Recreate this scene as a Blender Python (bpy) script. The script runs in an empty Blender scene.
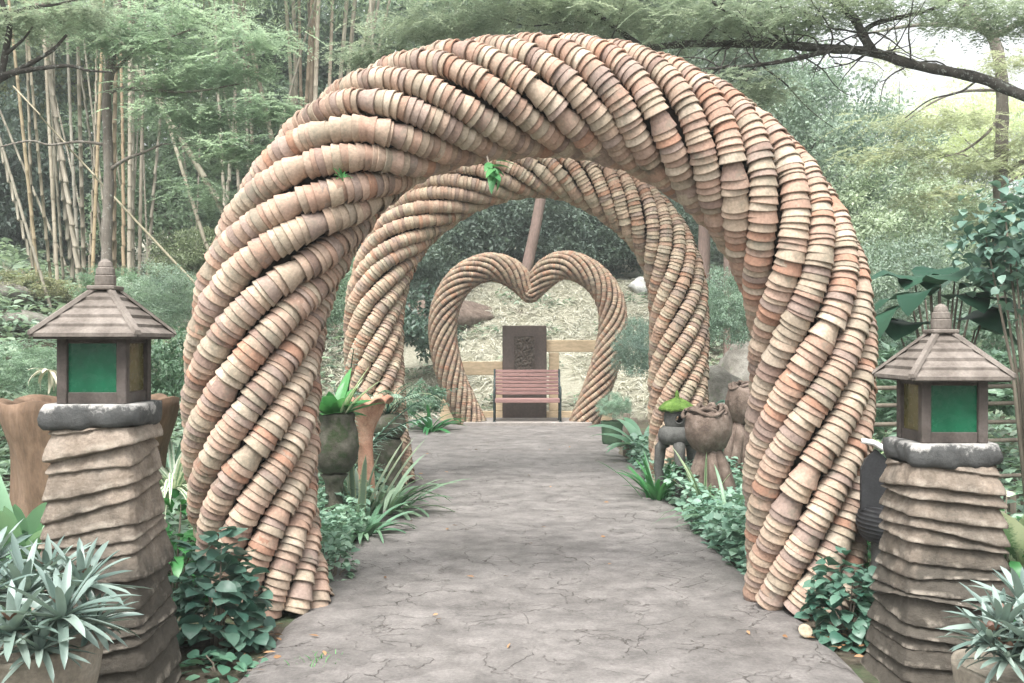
import bpy, math
import numpy as np
from math import radians as RAD, pi as PI

# ------------------------------------------------------------------ camera, sky, sun, exposure
scene = bpy.context.scene
COL = scene.collection
FPX, CX, CY, CAMZ = 995.0, 512.0, 341.5, 1.5
cam_data = bpy.data.cameras.new("camera")
cam_data.lens = 35.0
cam_data.sensor_width = 36.0
cam_data.clip_start = 0.05
cam_data.clip_end = 500
cam = bpy.data.objects.new("camera", cam_data)
cam.location = (0, 0, CAMZ)
cam.rotation_euler = (PI / 2, 0, 0)
COL.objects.link(cam)
scene.camera = cam

SUN_EL, SUN_AZ = RAD(62), RAD(200)          # azimuth measured clockwise from +Y
world = bpy.data.worlds.new("World")
scene.world = world
world.use_nodes = True
wt = world.node_tree
wt.nodes.clear()
sky = wt.nodes.new("ShaderNodeTexSky")
sky.sky_type = 'NISHITA'
sky.sun_disc = False
sky.sun_elevation = SUN_EL
sky.sun_rotation = SUN_AZ
sky.dust_density = 6.0
sky.ozone_density = 1.0
sky.air_density = 1.0
hsv = wt.nodes.new("ShaderNodeHueSaturation")   # overcast: the blue is veiled by white cloud
hsv.inputs["Saturation"].default_value = 0.12
wbg = wt.nodes.new("ShaderNodeBackground")
wbg.inputs["Strength"].default_value = 0.15
wout = wt.nodes.new("ShaderNodeOutputWorld")
wt.links.new(sky.outputs[0], hsv.inputs["Color"])
wt.links.new(hsv.outputs[0], wbg.inputs["Color"])
wt.links.new(wbg.outputs[0], wout.inputs["Surface"])

sun_data = bpy.data.lights.new("sun", 'SUN')
sun_data.energy = 1.5
sun_data.angle = RAD(25)
sun_data.color = (1.0, 0.96, 0.9)
sun = bpy.data.objects.new("sun", sun_data)
sun.location = (0, 0, 30)
sun.rotation_euler = (PI / 2 - SUN_EL, 0, PI - SUN_AZ)
COL.objects.link(sun)

vs = scene.view_settings
vs.view_transform = 'Standard'
vs.look = 'None'
vs.gamma = 1.0
vs.use_curve_mapping = False
vs.exposure = 1.5
scene.render.engine = 'CYCLES'
scene.cycles.max_bounces = 6
scene.cycles.diffuse_bounces = 3
scene.cycles.glossy_bounces = 2
scene.cycles.transmission_bounces = 4
scene.cycles.transparent_max_bounces = 8
scene.cycles.volume_bounces = 0
scene.cycles.use_denoising = True
scene.cycles.use_adaptive_sampling = True
scene.cycles.adaptive_threshold = 0.02

rng = np.random.default_rng(7)


def P(px, py, d):
    """world point that the photograph shows at pixel px,py and depth d"""
    return np.array([(px - CX) / FPX * d, d, CAMZ - (py - CY) / FPX * d])


# ------------------------------------------------------------------ object helpers
def tag(o, label=None, cat=None, group=None, kind=None):
    if label: o["label"] = label
    if cat: o["category"] = cat
    if group: o["group"] = group
    if kind: o["kind"] = kind
    return o


def empty(name, loc=(0, 0, 0), rz=0.0):
    o = bpy.data.objects.new(name, None)
    o.empty_display_size = 0.1
    o.location = tuple(float(v) for v in loc)
    o.rotation_euler = (0, 0, rz)
    COL.objects.link(o)
    return o


def thing(name, label, cat, loc=(0, 0, 0), rz=0.0, group=None):
    return tag(empty(name, loc, rz), label, cat, group)


class Geo:
    """collects vertices, faces and per-vertex attributes for ONE mesh"""
    def __init__(self):
        self.V, self.T, self.Q, self.lv, self.tint, self.n = [], [], [], [], [], 0

    def add(self, V, T=None, Q=None, lv=None, tint=None):
        V = np.asarray(V, float).reshape(-1, 3)
        if T is not None and len(T): self.T.append(np.asarray(T, int).reshape(-1, 3) + self.n)
        if Q is not None and len(Q): self.Q.append(np.asarray(Q, int).reshape(-1, 4) + self.n)
        self.lv.append(np.full(len(V), 0.5) if lv is None else np.broadcast_to(np.asarray(lv, float), (len(V),)))
        self.tint.append(np.ones((len(V), 3)) if tint is None else np.broadcast_to(np.asarray(tint, float), (len(V), 3)))
        self.V.append(V)
        self.n += len(V)
        return self

    def mesh(self, name, mat=None, smooth=False):
        V = np.concatenate(self.V) if self.V else np.zeros((0, 3))
        T = np.concatenate(self.T) if self.T else np.zeros((0, 3), int)
        Q = np.concatenate(self.Q) if self.Q else np.zeros((0, 4), int)
        me = bpy.data.meshes.new(name)
        me.vertices.add(len(V))
        me.vertices.foreach_set("co", V.astype(np.float32).ravel())
        loops = np.concatenate([T.ravel(), Q.ravel()]).astype(np.int32)
        me.loops.add(len(loops))
        me.loops.foreach_set("vertex_index", loops)
        nt, nq = len(T), len(Q)
        me.polygons.add(nt + nq)
        starts = np.concatenate([np.arange(nt) * 3, nt * 3 + np.arange(nq) * 4]).astype(np.int32)
        me.polygons.foreach_set("loop_start", starts)
        me.polygons.foreach_set("use_smooth", np.full(nt + nq, smooth))
        a = me.attributes.new("lv", 'FLOAT', 'POINT')
        a.data.foreach_set("value", np.concatenate(self.lv).astype(np.float32))
        tint = np.concatenate(self.tint)
        if not np.all(tint == 1):
            a = me.attributes.new("tint", 'FLOAT_COLOR', 'POINT')
            a.data.foreach_set("color", np.concatenate([tint, np.ones((len(tint), 1))], 1).astype(np.float32).ravel())
        me.update(calc_edges=True)
        me.validate()
        if mat: me.materials.append(mat)
        return me

    def obj(self, name, mat=None, parent=None, smooth=False, loc=None):
        o = bpy.data.objects.new(name, self.mesh(name, mat, smooth))
        COL.objects.link(o)
        if parent is not None: o.parent = parent
        if loc is not None: o.location = tuple(float(v) for v in loc)
        return o

    # ---- shapes
    def box(self, c, s, rz=0.0, taper=1.0, bevel=0.0, tint=None):
        x, y, z = np.array(s, float) / 2
        b = min(bevel, x * .9, y * .9, z * .9)
        if b <= 0:
            v = np.array([[-x, -y, -z], [x, -y, -z], [x, y, -z], [-x, y, -z], [-x * taper, -y * taper, z], [x * taper, -y * taper, z], [x * taper, y * taper, z], [-x * taper, y * taper, z]])
            q = [[0, 3, 2, 1], [4, 5, 6, 7], [0, 1, 5, 4], [1, 2, 6, 5], [2, 3, 7, 6], [3, 0, 4, 7]]
            t = None
        else:
            def ring(X, Y, Z, c):
                return [[-X + c, -Y, Z], [X - c, -Y, Z], [X, -Y + c, Z], [X, Y - c, Z], [X - c, Y, Z], [-X + c, Y, Z], [-X, Y - c, Z], [-X, -Y + c, Z]]
            k = taper
            v = np.array(ring(x - b, y - b, -z, b * .3) + ring(x, y, -z + b, b) + ring(x * k, y * k, z - b, b) + ring(x * k - b, y * k - b, z, b * .3))
            q = [[i + 8 * r, (i + 1) % 8 + 8 * r, (i + 1) % 8 + 8 * r + 8, i + 8 * r + 8] for r in range(3) for i in range(8)]
            q += [[0, 7, 6, 1], [1, 6, 5, 2], [2, 5, 4, 3], [24, 25, 30, 31], [25, 26, 29, 30], [26, 27, 28, 29]]
            t = None
        ca, sa = math.cos(rz), math.sin(rz)
        w = v.copy()
        w[:, 0] = v[:, 0] * ca - v[:, 1] * sa
        w[:, 1] = v[:, 0] * sa + v[:, 1] * ca
        return self.add(w + np.array(c, float), t, q, tint=tint)

    def tube(self, pts, rad, seg=8, caps=True, lv=0.5, tint=None):
        pts = np.asarray(pts, float)
        n = len(pts)
        rad = np.broadcast_to(np.asarray(rad, float), (n,))
        T = np.gradient(pts, axis=0)
        T /= np.linalg.norm(T, axis=1)[:, None] + 1e-9
        ref = np.array([0, 1., 0]) if abs(T[0][1]) < .9 else np.array([1., 0, 0])
        V = []
        a = np.linspace(0, 2 * PI, seg, endpoint=False)
        u = np.cross(ref, T[0]); u /= np.linalg.norm(u)
        for i in range(n):
            u = u - T[i] * np.dot(u, T[i]); u /= np.linalg.norm(u) + 1e-9
            w = np.cross(T[i], u)
            V.append(pts[i] + rad[i] * (np.cos(a)[:, None] * u + np.sin(a)[:, None] * w))
        V = np.concatenate(V)
        i, j = np.meshgrid(np.arange(n - 1), np.arange(seg), indexing='ij')
        q = np.stack([i * seg + j, i * seg + (j + 1) % seg, (i + 1) * seg + (j + 1) % seg, (i + 1) * seg + j], -1).reshape(-1, 4)
        t = []
        if caps:
            V = np.concatenate([V, pts[:1], pts[-1:]])
            t = [[n * seg, (k + 1) % seg, k] for k in range(seg)] + [[n * seg + 1, (n - 1) * seg + k, (n - 1) * seg + (k + 1) % seg] for k in range(seg)]
        return self.add(V, t, q, lv=lv, tint=tint)

    def lathe(self, prof, seg=24, c=(0, 0, 0), wob=None, sy=1.0):
        """prof: list of (r,z); wob(angle array, row index, r) -> (r,z offsets)"""
        a = np.linspace(0, 2 * PI, seg, endpoint=False)
        V = []
        for i, (r, z) in enumerate(prof):
            rr, zz = np.full(seg, float(r)), np.full(seg, float(z))
            if wob is not None:
                dr, dz = wob(a, i, r, z)
                rr, zz = rr + dr, zz + dz
            V.append(np.stack([rr * np.cos(a), rr * np.sin(a) * sy, zz], 1))
        V = np.concatenate(V) + np.array(c, float)
        n = len(prof)
        i, j = np.meshgrid(np.arange(n - 1), np.arange(seg), indexing='ij')
        q = np.stack([i * seg + j, i * seg + (j + 1) % seg, (i + 1) * seg + (j + 1) % seg, (i + 1) * seg + j], -1).reshape(-1, 4)
        return self.add(V, None, q)

    def blades(self, Pn, az, el, L, W, droop=0.6, prof=None, fold=0.15, nseg=4, roll=0.0, wave=0.0):
        """curved leaves: base points, heading, elevation, length, width, how far they bend down"""
        Pn = np.asarray(Pn, float).reshape(-1, 3)
        N = len(Pn)
        b = lambda v: np.broadcast_to(np.asarray(v, float), (N,)).astype(float)
        az, el, L, W, droop, fold, roll = map(b, (az, el, L, W, droop, fold, roll))
        t = np.linspace(0, 1, nseg + 1)
        if prof is None: prof = lambda t: np.sin(PI * np.clip(t, 0, 1) ** 0.8)
        w = prof(t)
        tm = (t[:-1] + t[1:]) / 2
        ang = el[:, None] - droop[:, None] * tm[None] * 2
        st = (L / nseg)[:, None]
        h = np.concatenate([np.zeros((N, 1)), np.cumsum(np.cos(ang) * st, 1)], 1)
        z = np.concatenate([np.zeros((N, 1)), np.cumsum(np.sin(ang) * st, 1)], 1)
        H = np.stack([np.cos(az), np.sin(az), 0 * az], 1)
        S0 = np.stack([-np.sin(az), np.cos(az), 0 * az], 1)
        C = Pn[:, None] + h[..., None] * H[:, None] + z[..., None] * np.array([0, 0, 1.])
        angv = el[:, None] - droop[:, None] * t[None] * 2
        Nn = -np.sin(angv)[..., None] * H[:, None] + np.cos(angv)[..., None] * np.array([0, 0, 1.])
        S = np.cos(roll)[:, None, None] * S0[:, None] + np.sin(roll)[:, None, None] * Nn
        Nn = -np.sin(roll)[:, None, None] * S0[:, None] + np.cos(roll)[:, None, None] * Nn
        hw = (W / 2)[:, None] * w[None]
        up = fold[:, None] * hw
        if wave:
            up = up + wave * hw * np.sin(t * 14)[None]
        Lf = C + hw[..., None] * S + up[..., None] * Nn
        Rt = C - hw[..., None] * S + up[..., None] * Nn
        V = np.stack([Lf, C, Rt], 2).reshape(-1, 3)
        k = np.arange(nseg)
        base = (np.arange(N) * (nseg + 1) * 3)[:, None]
        r0, r1 = base + k * 3, base + k * 3 + 3
        q1 = np.stack([r0, r0 + 1, r1 + 1, r1], -1).reshape(-1, 4)
        q2 = np.stack([r0 + 1, r0 + 2, r1 + 2, r1 + 1], -1).reshape(-1, 4)
        lv = np.repeat(rng.random(N), (nseg + 1) * 3)
        e = np.tile(np.array([1., 0., 1.]), N * (nseg + 1))
        return self.add(V, None, np.concatenate([q1, q2]), lv=lv, tint=np.stack([e, np.tile(np.repeat(t, 3), N), 0.999 * np.ones(len(V))], 1))

    def soup(self, Pn, D, U, L, W, fold=0.2, lv=None):
        """many small flat leaves, two triangles each"""
        N = len(Pn)
        D = D / (np.linalg.norm(D, axis=1)[:, None] + 1e-9)
        S = np.cross(D, U); S /= np.linalg.norm(S, axis=1)[:, None] + 1e-9
        Nn = np.cross(S, D)
        L = np.broadcast_to(L, (N,))[:, None]; W = np.broadcast_to(W, (N,))[:, None]
        m = Pn + D * L * .45 + Nn * fold * W
        V = np.stack([Pn, m + S * W / 2, Pn + D * L, m - S * W / 2], 1).reshape(-1, 3)
        b = (np.arange(N) * 4)[:, None]
        T = np.concatenate([b + [0, 1, 2], b + [0, 2, 3]])
        return self.add(V, T, None, lv=np.repeat(rng.random(N) if lv is None else lv, 4))


def rand_dirs(n, zb=0.0):
    d = rng.normal(size=(n, 3))
    d[:, 2] += zb
    return d / np.linalg.norm(d, axis=1)[:, None]


def smooth_noise(x, seed=0, oct=4):
    """cheap smooth 1-D noise"""
    r = np.random.default_rng(seed)
    y = 0
    for o in range(oct):
        y = y + np.sin(x * (1.7 ** o) * r.uniform(.8, 1.2) + r.uniform(0, 7)) / (1.4 ** o)
    return y / 2


def bumpf(X, Y, s=1.0, seed=3):
    r = np.random.default_rng(seed)
    o = 0
    for i in range(7):
        a = r.uniform(0, 2 * PI); f = s * r.uniform(.6, 2.6)
        o = o + np.sin((X * math.cos(a) + Y * math.sin(a)) * f + r.uniform(0, 7)) / 7
    return o


# ------------------------------------------------------------------ materials
def new_mat(name):
    m = bpy.data.materials.new(name)
    m.use_nodes = True
    nt = m.node_tree
    nt.nodes.clear()
    out = nt.nodes.new("ShaderNodeOutputMaterial")
    return m, nt, out


class NT:
    def __init__(self, nt): self.nt = nt
    def n(self, t, **kw):
        nd = self.nt.nodes.new("ShaderNode" + t)
        for k, v in kw.items(): setattr(nd, k, v)
        return nd
    def l(self, a, b): self.nt.links.new(a, b)
    def coord(self, which="Object"): return self.n("TexCoord").outputs[which]
    def noise(self, vec, scale, detail=5, rough=.6, dist=0.0):
        nd = self.n("TexNoise"); self.l(vec, nd.inputs["Vector"])
        nd.inputs["Scale"].default_value = scale; nd.inputs["Detail"].default_value = detail
        nd.inputs["Roughness"].default_value = rough; nd.inputs["Distortion"].default_value = dist
        return nd.outputs["Fac"]
    def ramp(self, fac, stops, interp='LINEAR'):
        nd = self.n("ValToRGB"); nd.color_ramp.interpolation = interp
        cr = nd.color_ramp
        while len(cr.elements) < len(stops): cr.elements.new(.5)
        for e, (p, c) in zip(cr.elements, stops):
            e.position = p
            e.color = (c, c, c, 1) if not hasattr(c, '__len__') else (*c, 1)
        self.l(fac, nd.inputs[0])
        return nd.outputs[0]
    def mix(self, f, a, b, mode='MIX'):
        nd = self.n("MixRGB", blend_type=mode)
        for i, v in enumerate((f, a, b)):
            if hasattr(v, 'is_linked'): self.l(v, nd.inputs[i])
            elif hasattr(v, '__len__'): nd.inputs[i].default_value = (*v, 1)
            else: nd.inputs[i].default_value = v if i == 0 else (v, v, v, 1)
        return nd.outputs[0]
    def math(self, op, a, b=None):
        nd = self.n("Math", operation=op)
        for i, v in enumerate((a, b)):
            if v is None: continue
            if hasattr(v, 'is_linked'): self.l(v, nd.inputs[i])
            else: nd.inputs[i].default_value = v
        return nd.outputs[0]
    def attr(self, name, out="Fac"):
        nd = self.n("Attribute"); nd.attribute_name = name
        return nd.outputs[out]
    def bump(self, h, strength=.4, dist=.01):
        nd = self.n("Bump"); self.l(h, nd.inputs["Height"])
        nd.inputs["Strength"].default_value = strength; nd.inputs["Distance"].default_value = dist
        return nd.outputs[0]
    def princ(self, col, rough=.8, nrm=None, spec=.4):
        nd = self.n("BsdfPrincipled")
        if hasattr(col, 'is_linked'): self.l(col, nd.inputs["Base Color"])
        else: nd.inputs["Base Color"].default_value = (*col, 1)
        if hasattr(rough, 'is_linked'): self.l(rough, nd.inputs["Roughness"])
        else: nd.inputs["Roughness"].default_value = rough
        nd.inputs["Specular IOR Level"].default_value = spec
        if nrm is not None: self.l(nrm, nd.inputs["Normal"])
        return nd


def leaf_mat(name, a, b, trans=.3, rough=.45, spec=.5, stripe=None, edge=None):
    """two-tone leaf with translucency; every leaf has its own shade (lv); obj.color tints whole plants"""
    m, nt, out = new_mat(name)
    N = NT(nt)
    lv = N.attr("lv")
    col = N.mix(lv, a, b)
    nz = N.noise(N.coord(), 1.3, 3)
    col = N.mix(N.ramp(nz, [(.3, 0.0), (.7, 1.0)]), col, N.mix(1.0, col, (1.3, 1.22, 1.15), 'MULTIPLY'))
    if stripe or edge:
        e = N.attr("tint", "Color")
        sep = N.n("SeparateColor"); N.l(e, sep.inputs[0])
        nn = N.noise(N.coord(), 60, 3)
        k = N.math('ADD', sep.outputs[0], N.math('MULTIPLY', N.math('SUBTRACT', nn, .5), .9))
        if stripe: col = N.mix(N.ramp(k, [(.25, 1.0), (.55, 0.0)]), col, stripe)
        if edge: col = N.mix(N.ramp(k, [(.55, 0.0), (.85, 1.0)]), col, edge)
    oi = N.n("ObjectInfo")
    col = N.mix(1.0, col, oi.outputs["Color"], 'MULTIPLY')
    bs = N.princ(col, rough, None, spec)
    tr = N.n("BsdfTranslucent"); N.l(N.mix(1.0, col, (1.05, 1.1, .88), 'MULTIPLY'), tr.inputs["Color"])
    mx = N.n("MixShader"); mx.inputs[0].default_value = trans
    N.l(bs.outputs[0], mx.inputs[1]); N.l(tr.outputs[0], mx.inputs[2])
    N.l(mx.outputs[0], out.inputs["Surface"])
    return m


def rough_mat(name, stops, scale=6, detail=8, rough=.85, bump=.4, bscale=40, bdist=.01, spots=None, stretch=None, spec=.3, moss=None, gtint=False, grime=None):
    """noise-coloured surface. spots=(colour, scale, threshold); moss=(colour, scale, threshold)"""
    m, nt, out = new_mat(name)
    N = NT(nt)
    co = N.coord()
    if stretch:
        mp = N.n("Mapping"); mp.inputs["Scale"].default_value = stretch
        N.l(co, mp.inputs["Vector"]); co2 = mp.outputs[0]
    else: co2 = co
    f = N.noise(co2, scale, detail)
    k = 1.0 / max(1, len(stops) - 1)
    col = N.ramp(f, [(.3 + .4 * i * k, c) for i, c in enumerate(stops)])
    fine = N.noise(co2, scale * 9, 4)
    col = N.mix(.5, col, N.mix(1.0, col, N.ramp(fine, [(.3, .6), (.7, 1.4)]), 'MULTIPLY'))
    if gtint:
        col = N.mix(1.0, col, N.attr("tint", "Color"), 'MULTIPLY')
    if grime:
        g = N.noise(co, grime[1], 6, .7)
        col = N.mix(N.ramp(g, [(grime[2], 0.0), (grime[2] + .16, .85)]), col, grime[0])
    if spots:
        s = N.noise(co, spots[1], 6, .75)
        col = N.mix(N.ramp(s, [(spots[2], 0.0), (spots[2] + .07, .9)]), col, spots[0])
    if moss:
        s = N.noise(co, moss[1], 6, .7)
        col = N.mix(N.ramp(s, [(moss[2], 0.0), (moss[2] + .12, 1.0)]), col, moss[0])
    h = N.math('ADD', N.noise(co2, bscale, 6, .7), N.math('MULTIPLY', f, .6))
    bs = N.princ(col, rough, N.bump(h, bump, bdist), spec)
    N.l(bs.outputs[0], out.inputs["Surface"])
    return m


M = {}
M['pot'] = rough_mat('terracotta', [(.78, .76, .74), (1.0, 1.0, 1.0), (1.12, 1.1, 1.05)], 7, 6, .88, .35, 60, .006,
                     spots=((.52, .49, .43), 19, .66), gtint=True, grime=((.17, .16, .125), 5.5, .54))
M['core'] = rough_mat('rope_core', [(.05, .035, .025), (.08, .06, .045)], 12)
M['leaf_far'] = leaf_mat('leaf_far', (.075, .102, .085), (.34, .39, .335), .4, .42)
M['leaf_mid'] = leaf_mat('leaf_mid', (.075, .115, .09), (.31, .38, .32), .38, .42)
M['leaf_pale'] = leaf_mat('leaf_pale', (.27, .31, .22), (.44, .47, .37), .55, .5)  # backlight and mist painted in as a whitened leaf colour
M['leaf_feather'] = leaf_mat('leaf_feather', (.17, .22, .185), (.40, .46, .395), .5, .5)
M['leaf_dark'] = leaf_mat('leaf_dark', (.014, .048, .03), (.03, .078, .05), .12, .5, .22)
M['leaf_bush'] = leaf_mat('leaf_bush', (.038, .10, .078), (.10, .185, .145), .2, .38)
M['leaf_cover'] = leaf_mat('leaf_cover', (.10, .19, .14), (.24, .34, .27), .25, .42)
M['leaf_grey'] = leaf_mat('leaf_grey', (.095, .15, .135), (.235, .31, .285), .15, .36, .6)
M['leaf_green'] = leaf_mat('leaf_green', (.04, .16, .06), (.09, .27, .10), .3, .4)
M['leaf_strap'] = leaf_mat('leaf_strap', (.10, .19, .13), (.24, .34, .26), .25, .4)
M['leaf_snake'] = leaf_mat('leaf_snake', (.12, .18, .13), (.20, .27, .20), .1, .4, edge=(.35, .38, .24))
M['leaf_varieg'] = leaf_mat('leaf_varieg', (.09, .20, .09), (.16, .30, .13), .3, .4, stripe=(.55, .60, .38))
M['leaf_white'] = leaf_mat('leaf_white', (.48, .55, .45), (.62, .68, .56), .3, .45, stripe=(.20, .32, .20))
M['leaf_spot'] = leaf_mat('leaf_spot', (.5, .56, .45), (.58, .62, .5), .3, .4, edge=(.07, .2, .1))
M['leaf_dry'] = leaf_mat('leaf_dry', (.18, .10, .05), (.42, .27, .16), .1, .7, .2)
M['straw'] = leaf_mat('straw', (.30, .31, .26), (.50, .50, .44), .2, .6, .2)
M['bract'] = leaf_mat('bract', (.10, .05, .035), (.17, .085, .06), .1, .5)
M['bark'] = rough_mat('bark', [(.09, .078, .064), (.17, .148, .125), (.24, .22, .19)], 5, 8, .9, .6, 30, .02, spots=((.42, .43, .39), 16, .58), stretch=(1, 1, .35))
M['bark_dark'] = rough_mat('bark_dark', [(.028, .024, .022), (.065, .058, .05), (.10, .095, .085)], 7, 8, .9, .7, 30, .02, spots=((.30, .32, .29), 22, .56))
M['bark_red'] = rough_mat('bark_red', [(.17, .12, .10), (.25, .18, .155)], 4, 8, .85, .4, 30, .02, stretch=(1, 1, .25))
M['wood_post'] = rough_mat('wood_post', [(.12, .10, .08), (.22, .19, .15)], 6, 6, .85, .4, 30, .01, stretch=(1, 1, .2))
M['bamboo_tan'] = rough_mat('bamboo_tan', [(.18, .165, .135), (.285, .265, .225), (.37, .35, .305)], 2.5, 5, .6, .2, 20, .01, stretch=(1, 1, .25), gtint=True)
M['lantern_wood'] = rough_mat('lantern_wood', [(.04, .033, .029), (.07, .058, .051), (.11, .094, .085)], 9, 7, .8, .35, 50, .004, stretch=(1, 1, 1), spots=((.26, .22, .2), 14, .68))
M['roof_wood'] = rough_mat('roof_wood', [(.095, .08, .068), (.16, .138, .12), (.235, .207, .183)], 8, 7, .8, .4, 60, .004, grime=((.10, .085, .075), 9, .6))
M['soil'] = None
M['clay_brown'] = rough_mat('clay_brown', [(.075, .048, .03), (.155, .10, .066), (.23, .155, .108)], 5, 8, .85, .5, 25, .015, stretch=(1, 1, .35), grime=((.06, .05, .035), 6, .6))
M['clay_frill'] = rough_mat('clay_frill', [(.26, .13, .085), (.38, .21, .145), (.46, .30, .22)], 7, 7, .85, .4, 30, .01, grime=((.14, .12, .08), 8, .6))
M['moss_stone'] = rough_mat('moss_stone', [(.045, .04, .03), (.085, .08, .062), (.15, .14, .115)], 8, 8, .95, .8, 45, .015, moss=((.04, .058, .026), 9, .5))
M['moss'] = rough_mat('moss', [(.05, .10, .02), (.10, .18, .035), (.16, .25, .07)], 14, 8, 1, .9, 60, .02)
M['dark_stone'] = rough_mat('dark_stone', [(.045, .045, .042), (.085, .085, .08), (.13, .13, .12)], 8, 8, .85, .5, 40, .01)
M['root_wood'] = rough_mat('root_wood', [(.07, .05, .04), (.135, .10, .08), (.23, .18, .15)], 9, 8, .85, .7, 30, .02)
M['rock'] = rough_mat('rock', [(.07, .062, .052), (.15, .14, .12), (.24, .23, .205)], 4, 9, .9, .7, 18, .03, moss=((.10, .14, .07), 3, .56))
M['rock_pale'] = rough_mat('rock_pale', [(.36, .36, .34), (.52, .52, .5)], 5, 9, .9, .6, 20, .03)
M['planter'] = rough_mat('planter', [(.16, .14, .11), (.25, .22, .175), (.33, .30, .25)], 6, 8, .9, .5, 35, .008, grime=((.10, .10, .075), 6, .58))
M['pot_green'] = rough_mat('pot_green', [(.035, .07, .04), (.06, .11, .06)], 8, 6, .8, .3, 40, .006)
M['plaque'] = rough_mat('plaque', [(.075, .055, .048), (.105, .08, .068)], 3, 6, .6, .12, 40, .004)
M['relief'] = rough_mat('relief', [(.05, .038, .03), (.085, .065, .052), (.13, .105, .085)], 20, 6, .55, 1.0, 22, .03)
M['frame_wood'] = rough_mat('frame_wood', [(.52, .40, .26), (.62, .49, .33)], 3, 5, .75, .15, 40, .004, stretch=(.3, 1, 1))
M['bench_wood'] = rough_mat('bench_wood', [(.20, .115, .105), (.275, .165, .15)], 4, 5, .55, .15, 60, .003, stretch=(.2, 1, 1))
M['iron'] = rough_mat('iron', [(.015, .028, .028), (.03, .045, .045)], 10, 4, .45, .1, 60, .003)
M['rubber'] = rough_mat('rubber', [(.018, .018, .02), (.035, .036, .038)], 10, 5, .7, .3, 50, .005)
M['white_paint'] = rough_mat('white_paint', [(.62, .62, .6), (.78, .78, .76)], 8, 5, .6, .1, 50, .004)
M['step'] = rough_mat('step', [(.20, .18, .165), (.29, .265, .245)], 5, 8, .85, .3, 40, .006)


def pillar_mat():
    m, nt, out = new_mat('sandstone')
    N = NT(nt)
    co = N.coord()
    f = N.noise(co, 5, 9, .65)
    col = N.ramp(f, [(.3, (.15, .12, .092)), (.5, (.25, .205, .165)), (.7, (.35, .30, .25))])
    fine = N.noise(co, 70, 5, .7)
    col = N.mix(.6, col, N.mix(1.0, col, N.ramp(fine, [(.3, .6), (.7, 1.35)]), 'MULTIPLY'))
    sep = N.n("SeparateXYZ"); N.l(co, sep.inputs[0])
    # damp algae stain that climbs from the ground with a ragged edge
    edge = N.math('ADD', sep.outputs[2], N.math('MULTIPLY', N.math('SUBTRACT', N.noise(co, 3.2, 7, .65), .5), 1.5))
    st = N.ramp(edge, [(.46, 1.0), (.95, 0.0)])
    col = N.mix(N.math('MULTIPLY', st, .93), col, N.mix(N.noise(co, 22, 6, .7), (.035, .031, .026), (.10, .09, .075)))
    cre = N.attr("lv")                      # darker in the creases between folds
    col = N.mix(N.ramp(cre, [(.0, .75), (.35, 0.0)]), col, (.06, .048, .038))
    sp = N.noise(co, 11, 7, .8)
    col = N.mix(N.ramp(sp, [(.66, 0.0), (.72, .8)]), col, (.52, .48, .42))
    wear = N.math('MULTIPLY', N.ramp(cre, [(.8, 0.0), (1.0, 1.0)]), N.ramp(N.noise(co, 9, 5), [(.5, 0.0), (.65, .7)]))
    col = N.mix(wear, col, (.42, .37, .31))
    h = N.math('ADD', N.noise(co, 45, 8, .75), f)
    bs = N.princ(col, .92, N.bump(h, .7, .014), .2)
    N.l(bs.outputs[0], out.inputs["Surface"])
    return m


def slab_mat():
    m, nt, out = new_mat('slab_stone')
    N = NT(nt)
    co = N.coord()
    sep = N.n("SeparateXYZ"); N.l(co, sep.inputs[0])
    n1 = N.noise(co, 9, 8, .75)
    base = N.mix(N.noise(co, 30, 6, .7), (.035, .037, .038), (.12, .12, .116))
    e = N.math('ADD', N.math('MULTIPLY', sep.outputs[2], 9.0), N.math('MULTIPLY', N.math('SUBTRACT', n1, .5), 2.6))
    col = N.mix(N.ramp(e, [(.72, 0.0), (.98, .75)]), base, N.mix(N.noise(co, 40, 5), (.30, .29, .27), (.58, .565, .54)))
    bs = N.princ(col, .9, N.bump(N.noise(co, 40, 8, .75), .7, .012), .2)
    N.l(bs.outputs[0], out.inputs["Surface"])
    return m


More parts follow.
